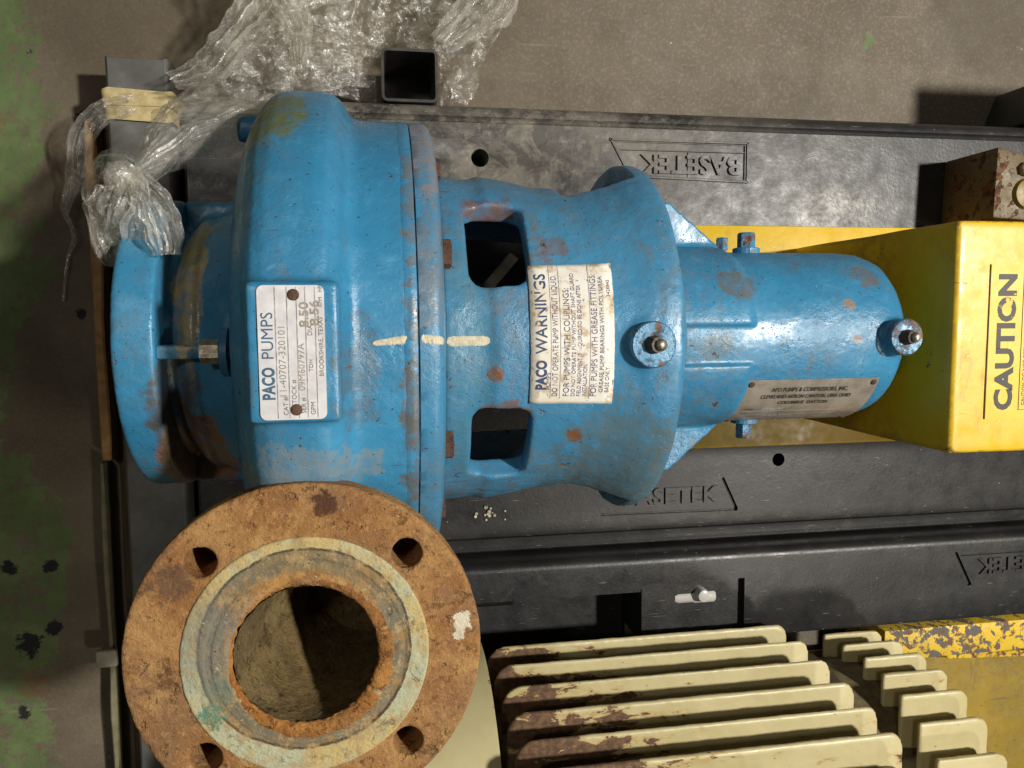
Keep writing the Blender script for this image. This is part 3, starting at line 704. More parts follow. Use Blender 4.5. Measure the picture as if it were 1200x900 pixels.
# ------------------------------------------------------------------ cream motor with cooling ribs
mot = thing('electric_motor', (0.55, -0.5414, -0.314), 'cream electric motor with long chipped cooling ribs beside the rusted flange', 'motor')
MC = (0, -0.5414, -0.1354)
g = Geo().lathe([(0.0674, 0.0), (0.0674, 0.089), (0.085, 0.147), (0.112, 0.172), (0.1476, 0.181), (0.3142, 0.1849), (0.3178, 0.184), (0.3178, 0.0)], 128, 'X', MC)
obj('fan_cover', g, m_cream2, mot, 30)
g = Geo().box(0.3180, 0.7185, -0.66, -0.4290, -0.250, 0.128)
obj('motor_core', bevelled(g, 0.02, 4), m_creamdark, mot, 40)
def rib_mesh(x0, x1, ytip, yroot, z, rl, rr, t=0.0055):
    """horizontal rib; outer corners rounded in plan"""
    pts = [(x0, yroot)]
    n = 6
    pts += [(x0 + rl * (1 - cos(a)), ytip - rl * 1.1 * (1 - sin(a))) for a in [pi / 2 * k / n for k in range(n + 1)]]
    pts += [(x1 - rr * (1 - sin(a)), ytip - rr * 1.2 * (1 - cos(a))) for a in [pi / 2 * k / n for k in range(n + 1)]]
    pts += [(x1, yroot)]
    # wavy outer edge as sand-cast
    g = Geo(); g.prism(pts, t, (0, 0, z - t), (1, 0, 0), (0, 1, 0), (0, 0, 1))
    return remesh(g.mesh(), 0.0025, 2, 0.0007, 38, 0.0003)
zs = [-0.1728, -0.1211, -0.0739, -0.0275, 0.0143, 0.0553, 0.0927, 0.1248]
tips = [-0.3770, -0.3761, -0.3792, -0.3841, -0.3903, -0.3970, -0.4166, -0.4433]
for i, (z, t) in enumerate(zip(zs, tips)):
    obj('cooling_rib', rib_mesh(0.3282 + 0.001 * (i % 3), 0.7178, t, -0.470, z + 0.0012 * noise.noise(Vector((i * 3.7, 1, 2))), 0.022, 0.013, 0.0054), m_cream, mot, True)
z2 = [-0.1924, -0.1496, -0.1051, -0.0699, -0.0369, -0.0057, 0.0232]
t2 = [-0.4037, -0.4000, -0.3970, -0.4010, -0.4104, -0.4273, -0.4523]
for i, (z, t) in enumerate(zip(z2, t2)):
    obj('end_rib', rib_mesh(0.7829, 0.8693, t, -0.490, z, 0.003, 0.014, 0.0065), m_cream, mot, True)
g = Geo().lathe([(0.7187, 0.0), (0.7187, 0.1319), (0.7410, 0.1350), (0.7445, 0.1247), (0.82, 0.118), (0.8782, 0.105), (0.8871, 0.0)], 64, 'X', MC); obj('end_shield', g, m_creamdark, mot, 30)
for x in (0.38, 0.60): obj('foot', bevelled(Geo().box(x, x + 0.09, -0.68, -0.45, -0.3135, -0.24), 0.004, 2), m_creamdark, mot)

# ------------------------------------------------------------------ the blue pump
pump = thing('centrifugal_pump', (0.3, 0, -0.2), 'blue cast iron centrifugal pump with rusted open discharge flange', 'pump')
FC = (0.1565, -0.2055)
def throat(r, z0, z1, grow=0.0, n=48, steps=8):
    R = []
    for i in range(steps + 1):
        t = i / steps; z = z1 + (z0 - z1) * t
        d = max(0.0, 0.2 - z)
        cx = FC[0] + 0.26 * d + 0.5 * d * d; cy = FC[1] + 0.06 * d
        rr = r * (1 - 0.6 * min(d, 0.2)) + grow
        R.append([(cx + rr * cos(2 * pi * j / n), cy + rr * sin(2 * pi * j / n), z) for j in range(n)])
    return R
VP = [(0.1055, 0.0), (0.1055, 0.152), (0.108, 0.167), (0.113, 0.183), (0.120, 0.197), (0.128, 0.2065), (0.137, 0.2110), (0.149, 0.2125), (0.168, 0.2125), (0.176, 0.2108), (0.183, 0.2045), (0.187, 0.1970), (0.190, 0.1925), (0.195, 0.1908), (0.2300, 0.1902), (0.2300, 0.0)]
body = Geo().lathe(VP, 128)
neck = Geo()
R = []
for z, cx, cy, rx, ry in ((-0.06, 0.172, -0.13, 0.060, 0.075), (0.02, 0.176, -0.145, 0.064, 0.090), (0.075, 0.176, -0.165, 0.074, 0.092), (0.110, 0.166, -0.184, 0.078, 0.086), (0.135, 0.158, -0.200, 0.084, 0.086), (0.151, 0.1565, -0.2055, 0.090, 0.090)):
    R.append([(cx + rx * cos(2 * pi * j / 64), cy + ry * sin(2 * pi * j / 64), z) for j in range(64)])
neck.loft(R)
bc = lambda: Geo().loft(throat(0.0478, 0.06, 0.205, 0.005))
pieces = [boolean(body.mesh(), [bc()]), boolean(neck.mesh(), [bc()]),
          bevelled(Geo().box(0.1265, 0.1840, -0.0460, 0.0440, 0.185, 0.2143), 0.0015, 1),
          Geo().lathe([(0.092, 0), (0.092, 0.011), (0.13, 0.012), (0.13, 0)], 24, 'X', (0, 0.185, 0.004)).mesh(),
          Geo().lathe([(0.104, 0), (0.104, 0.0155), (0.107, 0.0165), (0.125, 0.0165), (0.125, 0)], 32, 'X', (0, -0.0025, 0.128)).mesh()]
volute = obj('volute_casing', remesh(joined(pieces), 0.0022, 5, 0.00045, 70, 0.00018), m_volute, pump, True)

g = Geo().lathe([(0.2250, 0.150), (0.2250, 0.1898), (0.2270, 0.1906), (0.2346, 0.1906), (0.2351, 0.1901), (0.2351, 0.150)], 400, ring=True)
rm = g.mesh(); roughen(rm, 0.0003, 60, 0.00012); obj('casing_rim', rm, m_volute, volute, 50)
g = Geo().lathe([(0.2358, 0.12), (0.2358, 0.1898), (0.2363, 0.1904), (0.2420, 0.1903), (0.2460, 0.1900), (0.2495, 0.1893), (0.2525, 0.1860), (0.2545, 0.1800), (0.2555, 0.1700), (0.2560, 0.155), (0.2560, 0.12)], 400, ring=True)
cvm = g.mesh(); roughen(cvm, 0.0003, 60, 0.00015)
cover = obj('casing_cover', cvm, m_cover, pump, 50)
for i, a in enumerate((26.5, 73, -30.5, -76)):
    a = radians(a); r = 0.1515
    g = Geo().hexa((0.2558, r * sin(a), r * cos(a)), (1, 0, 0), 0.0115, 0.0075, 6, a)
    o = obj('cover_bolt', g, m_rustdark, pump)

# suction flange and its neck
g = Geo().lathe([(0.0165, 0.062), (0.0165, 0.1195), (0.0185, 0.1220), (0.0455, 0.1220), (0.0470, 0.1205), (0.0490, 0.105), (0.0490, 0.062)], 128, ring=True)
sfl = obj('suction_flange', remesh(g.mesh(), 0.0022, 3, 0.0004, 60, 0.0002), m_suct, pump, True)
g = Geo().lathe([(0.0480, 0.06), (0.0480, 0.100), (0.0500, 0.096), (0.0540, 0.0945), (0.0590, 0.099), (0.0650, 0.1065), (0.0710, 0.1095), (0.0745, 0.1060), (0.0785, 0.1095), (0.0900, 0.1135), (0.1100, 0.1190), (0.1100, 0.06)], 128, ring=True)
# ribbed shoulders of the neck are cast square towards both sides
gb = Geo()
for sgn in (1, -1):
    y0, y1 = sorted((sgn * 0.085, sgn * 0.1215))
    gb.box(0.0480, 0.1100, y0, y1, -0.050, 0.014)
nk = joined([g.mesh(), gb.mesh()])
obj('suction_neck', remesh(nk, 0.0024, 6, 0.0006, 60, 0.0003), m_suct, sfl, True)
g = Geo().prism([(0.0470, 0.080), (0.0470, 0.1195), (0.060, 0.1190), (0.082, 0.1185), (0.0860, 0.114), (0.0860, 0.090)], 0.0105, (0, -0.0085, 0), (1, 0, 0), (0, 0, 1), (0, 1, 0))
obj('rib', bevelled(g, 0.002, 3), m_suct, sfl, 40)
g = Geo().hexa((0.0805, -0.0030, 0.1255), (1, 0, 0), 0.0092, 0.0150, 6, 0.2); obj('pipe_plug', g, m_zinc, sfl)
g = Geo().lathe([(0.0985, 0), (0.0985, 0.0165), (0.0995, 0.0178), (0.1040, 0.0178), (0.1050, 0.0165), (0.1050, 0.0)], 40, 'X', (-0.0015, -0.0030, 0.1345)); obj('boss_disc', g, m_bolt_blue, sfl, 40)
g = Geo().lathe([(0.0955, 0.0), (0.0955, 0.0075), (0.0984, 0.0075), (0.0984, 0.0)], 20, 'X', (0, -0.0030, 0.1240)); obj('plug_thread', g, m_zinc, sfl, 40)

# rusted discharge flange
g = Geo().lathe([(0.145, 0.056), (0.145, 0.1090), (0.1770, 0.1100), (0.1776, 0.1160), (0.1795, 0.1178), (0.1985, 0.1178), (0.2000, 0.1165), (0.2000, 0.052)], 144, 'Z', (FC[0], FC[1], 0), ring=True)  # thick unseen hub behind the flange, added to keep the bolt holes dark
holes = [Geo().lathe([(0.149, 0.0104), (0.22, 0.0104)], 36, 'Z', (FC[0] + 0.0945 * cos(a), FC[1] + 0.0945 * sin(a), 0)) for a in (radians(44.3 + 90 * k) for k in range(4))]
fm = boolean(g.mesh(), holes)
dfl = obj('discharge_flange', remesh(fm, 0.0014, 2, 0.0004, 130, 0.00025), m_rust, pump, True, label='rust covered round discharge flange with four bolt holes')
prof = [(0.1990, 0.0500), (0.2008, 0.0502), (0.2014, 0.0540)] + [(0.2012 - 0.0007 * (1 if 0.062 < r < 0.0665 else 0), r) for r in [0.054 + 0.0009 * k for k in range(1, 30)]] + [(0.2010, 0.0812), (0.1990, 0.0818)]
gm = Geo().lathe(prof, 220, 'Z', (FC[0], FC[1], 0), ring=True).mesh(); roughen(gm, 0.0004, 140, 0.0003)
obj('gasket_face', gm, m_gasket, dfl, True, label='pale green and tan ring stained by an old gasket')
bw = Geo().loft(throat(0.0478, 0.075, 0.1995, 0, 160, 50), True, False)
bwm = bw.mesh(); bwm.flip_normals()
roughen(bwm, 0.0008, 90, 0.0007)
bt = Geo().loft(throat(0.0478, 0.0745, 0.0755, 0.001, 64, 1)); obj('bore_floor', bt, m_bore, dfl)
obj('bore_wall', bwm, m_bore, dfl, True, label='pitted brown inside wall of the discharge bore')
# crusted scale round the lip of the bore
sg = Geo(); n = 360; R = []
for k in range(9):
    ring_ = []
    for j in range(n):
        a = 2 * pi * j / n
        w = 0.5 + 0.5 * sin(a + 2.3)                    # heavier on the near right side
        th = 0.0035 + 0.0045 * w + 0.0022 * noise.noise(Vector((cos(a) * 7, sin(a) * 7, 1.5)))
        hh = 0.0012 + 0.0022 * w
        crack = 0.0 if noise.noise(Vector((a * 5.5, 3.3, 0))) > -0.42 or w < 0.55 else -0.002
        t = k / 8; u = pi * t
        r = 0.0500 + th * 0.35 - (th * 0.75) * cos(u)
        z = 0.1992 + (hh + crack) * sin(u) * 1.1
        nn = Vector((r * cos(a) * 260, r * sin(a) * 260, k))
        r += 0.0009 * noise.noise(nn); z += 0.0007 * noise.noise(nn + Vector((5, 5, 5)))
        ring_.append((FC[0] + r * cos(a), FC[1] + r * sin(a), z))
    R.append(ring_)
sg.loft(R, True, False)
obj('rust_scale', sg, m_scale, dfl, True, label='flaking orange rust crust round the bore')

# lantern bracket with openings
BP = [(0.2565, 0.1465), (0.268, 0.1460), (0.284, 0.1448), (0.2905, 0.1452), (0.296, 0.1474), (0.315, 0.1480), (0.345, 0.1493), (0.370, 0.1512), (0.388, 0.1532), (0.402, 0.1555), (0.414, 0.1582), (0.426, 0.1600), (0.4365, 0.1600), (0.4405, 0.1575), (0.4420, 0.1500), (0.4445, 0.1300), (0.4520, 0.1080), (0.4700, 0.0900)]
def bracket_r(x):
    for (a, ra), (b, rb) in zip(BP[:-1], BP[1:]):
        if a <= x <= b: return ra + (rb - ra) * (x - a) / (b - a)
    return 0.145
inner = [(0.458, 0.080), (0.441, 0.098), (0.433, 0.120), (0.429, 0.141), (0.415, 0.1440), (0.392, 0.1340), (0.37, 0.1310), (0.33, 0.1310), (0.2565, 0.1300)]
bkg = Geo().lathe(BP + inner, 144, ring=True)
def waist(p):
    """the casting is drawn in at both sides, between the flanges"""
    x, y, z = p; r = sqrt(y * y + z * z); a = atan2(y, z)
    t = max(0.0, 1 - abs(x - 0.362) / 0.068); t = t * t * (3 - 2 * t)
    k = 1 - 0.0140 * t * abs(sin(a)) ** 3 / r
    return (x, y * k, z * k)
bkg.v = [waist(p) for p in bkg.v]
bk = bkg.mesh()
def sector(x0, x1, d0, d1, r0=0.09, r1=0.19, n=10):
    g = Geo(); R = []
    for k in range(n + 1):
        a = radians(d0 + (d1 - d0) * k / n)
        R.append([(x, r * sin(a), r * cos(a)) for x, r in ((x0, r0), (x1, r0), (x1, r1), (x0, r1))])
    return g.loft(R)
def window(x0, x1, d0, d1, rx, r0=0.09, r1=0.19):
    xc, xh = (x0 + x1) / 2, (x1 - x0) / 2; ac, ah = radians((d0 + d1) / 2), radians((d1 - d0) / 2) * 0.146
    g = Geo(); P = rrect(xh, ah, rx, 6)
    return g.loft([[(xc + a, r * sin(ac + b / 0.146), r * cos(ac + b / 0.146)) for a, b in P] for r in (r0, r1)])
cuts = [window(0.2765, 0.3225, 17.5, 49, 0.0125), window(0.2785, 0.3240, -49, -20, 0.010), sector(0.364, 0.423, 60, 118), sector(0.364, 0.423, -118, -63), sector(0.28, 0.42, 130, 230)]
bmesh_ = boolean(bk, cuts)
sleeve = Geo()
bosses = Geo().lathe([(0.145, 0), (0.145, 0.0215), (0.158, 0.019), (0.1585, 0)], 32, 'Z', (0.413, -0.001, 0))
braket = obj('lantern_bracket', remesh(joined([bmesh_, bosses.mesh()]), 0.0022, 5, 0.0006, 45, 0.00022), m_bracket, pump, True)
g = Geo().lathe([(0.24, 0), (0.24, 0.020), (0.47, 0.020), (0.47, 0)], 32, 'X'); obj('shaft', g, m_shaft, braket, 40)
g = Geo().lathe([(0.262, 0.021), (0.262, 0.06), (0.30, 0.055), (0.315, 0.03), (0.315, 0.021)], 40, 'X', ring=True); obj('gland', g, m_shaft, braket, 40)
g = Geo().prism([(0.28, 0.03), (0.32, 0.075), (0.327, 0.070), (0.288, 0.025)], 0.012, (0, 0, 0.055), (1, 0, 0), (0, 1, 0), (0, 0, 1)); obj('gland_strap', g, m_shaft, braket)

# bearing housing
HP = [(0.452, 0.0), (0.452, 0.0820), (0.652, 0.0818), (0.672, 0.0805), (0.684, 0.0765), (0.692, 0.069), (0.6955, 0.058), (0.6960, 0.0)]
hp = [Geo().lathe(HP, 112).mesh()]
band = [(0.455, 0.07), (0.455, 0.0868), (0.530, 0.0866), (0.5345, 0.0845), (0.5365, 0.0815), (0.5365, 0.07)]
hp.append(Geo().lathe(band, 60, a0=radians(8.5), a1=radians(150), ring=True).mesh())
hp.append(Geo().lathe(band, 60, a0=radians(-150), a1=radians(-16), ring=True).mesh())
hp.append(Geo().lathe([(0.05, 0), (0.05, 0.0185), (0.089, 0.0165), (0.0895, 0)], 32, 'Z', (0.6760, 0.0, 0)).mesh())
for sgn in (1, -1):
    gg = Geo().prism([(0.452, 0.070), (0.452, 0.136), (0.4860, 0.128 if sgn > 0 else 0.131), (0.5450, 0.080), (0.5450, 0.06)], 0.016, (0, 0, -0.010), (1, 0, 0), (0, sgn, 0), (0, 0, 1))
    hp.append(gg.mesh())
house = obj('bearing_housing', remesh(joined(hp), 0.0020, 4, 0.0004, 55, 0.00016), m_house, pump, True)
g = Geo().lathe([(0.6965, 0), (0.6965, 0.019), (0.720, 0.019), (0.722, 0.017), (0.722, 0)], 28, 'X'); obj('shaft_end', g, m_shaft, house, 40)
for s_, x in ((1, 0.565), (-1, 0.566)):
    g = Geo().hexa((x, s_ * 0.0805, 0.003), (0, s_, 0), 0.0130, 0.0060, 20); g.hexa((x, s_ * 0.0862, 0.003), (0, s_, 0), 0.0085, 0.0150, 6, 0.3)
    obj('side_plug', g, m_bolt_blue, house)
g = Geo().hexa((0.5395, 0.084, 0.004), (0, 1, 0), 0.0060, 0.0120, 6); obj('grease_stud', g, m_bolt_blue, house)

def grease_plug(par, x, y, z, r, tilt):
    o = obj('plug_washer', Geo().lathe([(z - 0.004, 0), (z - 0.004, r), (z + 0.0015, r), (z + 0.0030, r * 0.93), (z + 0.0030, 0)], 40, 'Z', (x, y, 0)), m_bolt_blue, par, 40)
    g = Geo().tube([(x - 0.001, y, z + 0.002), (x, y, z + 0.0055), (x + 0.001, y, z + 0.009)], [0.0075, 0.0068, 0.0062], 8); obj('plug_socket', g, m_ink_brass, o, 40)
    g = Geo().tube([(x + 0.002, y, z + 0.008), (x + 0.0035, y + tilt, z + 0.0120), (x + 0.0040, y + tilt, z + 0.0135)], [0.0046, 0.0044, 0.0030], 8); obj('grease_nipple', g, m_zinc, o, True)
grease_plug(braket, 0.413, -0.001, 0.1605, 0.0180, 0.0)
grease_plug(house, 0.6760, 0.0, 0.0915, 0.0165, 0.0)

# feet that carry the pump on the base
g = Geo().prism([(-0.11, -0.194), (-0.11, -0.175), (-0.07, -0.16), (-0.05, -0.10), (0.05, -0.10), (0.07, -0.16), (0.11, -0.175), (0.11, -0.194)], 0.07, (0.16, 0, -0.0), (0, 1, 0), (0, 0, 1), (1, 0, 0))
obj('casing_foot', bevelled(g, 0.003, 2), m_volute, pump, 40)
g = Geo().box(0.15, 0.24, -0.10, 0.10, -0.1995, -0.193); obj('shim_plate', g, m_steel, pump)
g = Geo().prism([(-0.09, -0.192), (-0.09, -0.175), (-0.03, -0.165), (-0.03, -0.07), (0.03, -0.07), (0.03, -0.165), (0.09, -0.175), (0.09, -0.192)], 0.03, (0.58, 0, 0), (0, 1, 0), (0, 0, 1), (1, 0, 0))
obj('housing_foot', bevelled(g, 0.003, 2), m_house, pump, 40)

# name plate on the casing pad
pz = 0.2149
R = []
pl = [(0.1545 + a, -0.0010 + b) for a, b in rrect(0.0205, 0.0425, 0.004)]
g = Geo().loft([[(x, y, pz - 0.0010) for x, y in pl], [(x, y, pz + 0.0006) for x, y in pl]])
npl = obj('name_plate', g, m_alu, volute, 40)
pz += 0.0008
T = lambda x, y: (lambda u, v: (x - v, y + u, pz))
ink = Geo(); put_text(ink, 'PACO', 0.0105, T(0.1432, -0.0305), 0.0205, 0.0004); put_text(ink, 'PUMPS', 0.0105, T(0.1432, -0.0045), 0.0290, 0.0)
obj('brand_lettering', ink, m_ink_blue, npl)
ink = Geo()
for x, y, s, h in ((0.1512, -0.0405, 'CAT #', 0.0042), (0.1565, -0.0350, 'STOCK #', 0.0042), (0.1622, -0.0395, 'SER #', 0.0042), (0.1680, -0.0405, 'GPM', 0.0042), (0.1672, -0.013, 'TDH', 0.0038), (0.1672, 0.010, 'DIA', 0.0042), (0.1738, 0.028, 'RPM   HP', 0.0034), (0.1738, -0.0160, 'BROOKSHIRE, TEXAS', 0.0040)):
    put_text(ink, s, h, T(x, y))
obj('small_lettering', ink, m_ink_dark, npl)
ink = Geo()
put_text(ink, '11-40707-320101', 0.0062, T(0.1505, -0.0285), 0.044); put_text(ink, '09M60797A', 0.0058, T(0.1620, -0.0250), 0.030)
put_text(ink, '8.50', 0.0078, T(0.1650, 0.0150), 0.016, 0.0002); put_text(ink, '8.56', 0.0078, T(0.1715, 0.0160), 0.016, 0.0002)
obj('stamped_lettering', ink, m_ink_brown, npl)
ink = Geo()
for x in (0.1447, 0.1520, 0.1578, 0.1632, 0.1692): strip(ink, x, x + 0.0005, -0.0425, 0.0405, pz - 0.0002, 0.0003)
obj('ruled_lines', ink, m_rule, npl)
for y in (0.0355, -0.0372):
    g = Geo().lathe([(pz - 0.0010, 0), (pz - 0.0010, 0.0040), (pz + 0.0008, 0.0034), (pz + 0.0014, 0.0018), (pz + 0.0015, 0)], 20, 'Z', (0.1562, y, 0)); obj('rivet', g, m_rustdark, npl, True)

# warning label wrapped on the bracket
def curved(x0, x1, a0, a1, rf, t, nx=8, na=40, skew=lambda x, a: x, edge=0.0):
    g = Geo()
    for k, off in enumerate((0.0, t)):
        v = []
        for i in range(nx + 1):
            for j in range(na + 1):
                x = x0 + (x1 - x0) * i / nx; a = a0 + (a1 - a0) * j / na
                e = edge * noise.noise(Vector((i * 3.1, j * 1.3, 2.0))) if i in (0, nx) else 0.0
                ea = edge * 6 * noise.noise(Vector((i * 2.3, j * 1.7, 9.0))) if j in (0, na) else 0.0
                x = skew(x, a) + e; r = rf(x) + off
                v.append((x, r * sin(a + ea), r * cos(a + ea)))
        g.add(v, [(i * (na + 1) + j, i * (na + 1) + j + 1, (i + 1) * (na + 1) + j + 1, (i + 1) * (na + 1) + j) for i in range(nx) for j in range(na)])
    M_ = (nx + 1) * (na + 1); loop = [j for j in range(na + 1)] + [i * (na + 1) + na for i in range(1, nx + 1)] + [nx * (na + 1) + j for j in range(na - 1, -1, -1)] + [i * (na + 1) for i in range(nx - 1, 0, -1)]
    for a, b in zip(loop, loop[1:] + loop[:1]): g.f.append((a, b, b + M_, a + M_))
    return g
lr = lambda x: bracket_r(x) + 0.0006
wl = obj('warning_label', curved(0.3210, 0.3850, radians(-17.8), radians(23.4), lr, 0.0006, edge=0.0005), m_label, braket, True, label='worn white warning label printed in blue')
A0 = radians(-16.6)
def W(x, y0):
    def f(u, v):
        xx = x - v + 0.0025; r = bracket_r(xx) + 0.0015; a = A0 + (y0 + u) / 0.1415
        return (xx, r * sin(a), r * cos(a))
    return f
ink = Geo(); put_text(ink, 'PACO', 0.0110, W(0.3305, 0.008), 0.0215, 0.0005); put_text(ink, 'WARNINGS', 0.0125, W(0.3310, 0.034), 0.058, 0.00015)
obj('title_lettering', ink, m_ink_worn, wl)
ink = Geo()
for x, y, s, h, w in ((0.3338, 0.008, 'PUMPS', 0.0044, None), (0.3395, 0.003, 'DO NOT OPERATE PUMP WITHOUT LIQUID.', 0.0062, 0.088), (0.3485, 0.003, 'FOR PUMPS WITH COUPLINGS:', 0.0066, 0.078), (0.3530, 0.003, 'DO NOT OPERATE PUMP WITHOUT SHAFT GUARD', 0.0044, 0.089), (0.3575, 0.003, 'FIELD ALIGNMENT IS REQUIRED TO BE DONE AFTER', 0.0044, 0.080), (0.3620, 0.003, 'INSTALLATION.', 0.0046, 0.024), (0.3695, 0.003, 'FOR PUMPS WITH GREASE FITTINGS:', 0.0066, 0.088), (0.3745, 0.006, 'GREASE PUMP BEARINGS WITH POLYUREA', 0.0044, 0.083), (0.3790, 0.006, 'BASE ONLY.', 0.0044, 0.019), (0.3800, 0.074, '3426845', 0.0036, None)):
    put_text(ink, s, h, W(x, y), w)
obj('small_lettering', ink, m_ink_worn2, wl)
ink = Geo()
for x in (0.3340, 0.3412, 0.3640):
    n = 30; v = []
    for j in range(n + 1):
        for dx in (0, 0.00035):
            p = W(x + dx, 0.001)(0.0975 * j / n, 0); v.append(p)
    ink.add(v, [(2 * j, 2 * j + 1, 2 * j + 3, 2 * j + 2) for j in range(n)])
obj('ruled_lines', ink, m_rule, wl)

# brass plate on the housing
hr = lambda x: 0.0827
bp = obj('brass_plate', curved(0.5340, 0.6640, radians(-77), radians(-27), hr, 0.0007, 6, 26), m_brass, house, 40, label='tarnished brass maker plate with engraved lines')
def B(x0, s0):
    def f(u, v):
        r = 0.0838; a = radians(-27) - (s0 - v) / 0.0835
        return (x0 + u, r * sin(a), r * cos(a))
    return f
ink = Geo()
put_text(ink, 'AFO PUMPS & COMPRESSORS, INC.', 0.0066, B(0.5600, 0.0130), 0.076, 0.00015)
put_text(ink, 'CLEVELAND AKRON CANTON, LIMA OHIO', 0.0066, B(0.5520, 0.0215), 0.090, 0.00015)
put_text(ink, 'COLUMBUS  DAYTON', 0.0066, B(0.5720, 0.0300), 0.050, 0.00015)
put_text(ink, 'TYPE', 0.0044, B(0.5420, 0.0400)); put_text(ink, 'S/N', 0.0044, B(0.5420, 0.0480))
obj('engraved_lettering', ink, m_ink_brass, bp)
ink = Geo()
put_text(ink, '09M60797', 0.0050, B(0.5600, 0.0395)); put_text(ink, '8X4070-320101', 0.0050, B(0.5660, 0.0545))
for s0 in (0.042, 0.050, 0.058):
    ink.add([B(0.542, s0)(0, 0), B(0.542, s0)(0.10, 0), B(0.542, s0)(0.10, 0.0005), B(0.542, s0)(0, 0.0005)], [(0, 1, 2, 3)])
obj('stamped_lettering', ink, m_alu, bp)
for x, a in ((0.5385, -30), (0.6595, -30), (0.5385, -74), (0.6595, -74)):
    a = radians(a); g = Geo().hexa((x, 0.0825 * sin(a), 0.0825 * cos(a)), (0, sin(a), cos(a)), 0.0030, 0.0022, 12, 0, 0.4); obj('rivet', g, m_rustdark, bp, True)

# witness strokes of cream paint over the joint
def stroke(par, x0, x1, y0, y1, w0, w1, seed):
    tr = BVHTree.FromPolygons([v.co.copy() for v in par.data.vertices], [tuple(p.vertices) for p in par.data.polygons])
    g = Geo(); nx, ny = 36, 8; V = []
    for k in (0, 1):
        for i in range(nx + 1):
            t = i / nx; x = x0 + (x1 - x0) * t; w = w0 + (w1 - w0) * t
            w *= min(1, (t + 0.02) * 9, (1.02 - t) * 9) ** 0.5
            for j in range(ny + 1):
                s = j / ny * 2 - 1
                e = 0.25 * noise.noise(Vector((i * 0.45, s * 2, seed)))
                y = y0 + (y1 - y0) * t + s * w * (0.5 + e * 0.6)
                h = tr.ray_cast(Vector((x, y, 0.5)), Vector((0, 0, -1)))
                z = h[0].z if h[0] else 0.19
                V.append((x, y, z + (0.0001 - 0.0010 * (k == 0) + k * (0.0005 * (1 - s * s) ** 0.5 + 0.0005 * noise.noise(Vector((x * 900, y * 300, seed)))))))
    n1 = ny + 1; M_ = (nx + 1) * n1
    F = [(k * M_ + i * n1 + j, k * M_ + i * n1 + j + 1, k * M_ + (i + 1) * n1 + j + 1, k * M_ + (i + 1) * n1 + j) for k in (0, 1) for i in range(nx) for j in range(ny)]
    g.add(V, F)
    return obj('witness_mark', g, m_caulk, par, True)
stroke(volute, 0.2045, 0.2325, 0.0035, 0.0065, 0.0035, 0.0065, 1.0)
stroke(cover, 0.2372, 0.2530, 0.0065, 0.0045, 0.0060, 0.0055, 2.0)
stroke(braket, 0.2580, 0.2905, 0.0030, 0.0030, 0.0075, 0.0070, 3.0)

# small loose things
g = Geo()
random.seed(3)
for k in range(16):
    x = 0.337 + random.gauss(0, 0.010); y = -0.2165 + random.gauss(0, 0.004); r = random.uniform(0.001, 0.0026)
    g.hexa((x, y, -0.2002), (random.uniform(-0.3, 0.3), random.uniform(-0.3, 0.3), 1), r, r * 1.4, 5, random.random())
obj('grit', g, m_grit, kind='stuff', label='pale grit on the black base below the bracket', category='grit')
nub = obj('strap_end', bevelled(Geo().box(-0.1465, -0.1215, -0.4085, -0.3865, -0.2845, -0.2765), 0.003, 3), simple('grey_strap', (0.40, 0.36, 0.27), 0.6), label='pale grey strap end poking over the pallet edge board', category='strap', smooth=40)

# ------------------------------------------------------------------ stretch film
def sheet(path_fn, nu, nv, amp, seed, extra=None, flip=False, folds=1.0):
    """film: long folds run along u (or v when flip), fine crumple on top"""
    g = Geo(); V = []; UV = []
    for i in range(nu + 1):
        for j in range(nv + 1):
            u, v = i / nu, j / nv
            p = Vector(path_fn(u, v))
            a_, c_ = (v, u) if flip else (u, v)
            f = noise.noise(Vector((a_ * 2.6 + seed, c_ * 5.5, seed))); f2 = noise.noise(Vector((a_ * 3.6, c_ * 24 + seed, 3)))
            cr = noise.noise(p * 34 + Vector((3, seed, 8))); cr2 = noise.noise(p * 75 + Vector((seed, 5, 2)))
            lift = (1 - 2 * abs(f)) * 1.2 + (1 - 2 * abs(f2)) * 0.12 + (1 - 2 * abs(cr)) * 0.9 + (1 - 2 * abs(cr2)) * 0.4
            q = p * 26 + Vector((seed, 0, 0))
            d = Vector((noise.noise(q), noise.noise(q + Vector((7, 3, 1))), noise.noise(q + Vector((1, 9, 4)))))
            q2 = p * 85 + Vector((seed, 2, 0))
            d2 = Vector((noise.noise(q2), noise.noise(q2 + Vector((7, 3, 1))), noise.noise(q2 + Vector((1, 9, 4)))))
            p = p + d * amp * 0.8 + d2 * amp * 0.3 + Vector((0, 0, lift * amp * folds))
            if extra: p = extra(p)
            V.append(p); UV.append((a_ + seed * 0.37, c_))
    n1 = nv + 1
    F = [(i * n1 + j, i * n1 + j + 1, (i + 1) * n1 + j + 1, (i + 1) * n1 + j) for i in range(nu) for j in range(nv)]
    if extra:                                              # the film is torn open where the post stands
        def clear(q):
            c = (V[q[0]] + V[q[1]] + V[q[2]] + V[q[3]]) / 4
            return not (abs(c.x - 0.250) < 0.036 and abs(c.y - 0.3005) < 0.036)
        F = [q for q in F if clear(q)]
    g.add(V, F); g.uv = UV
    return g
def lerp(a, b, t): return a + (b - a) * t
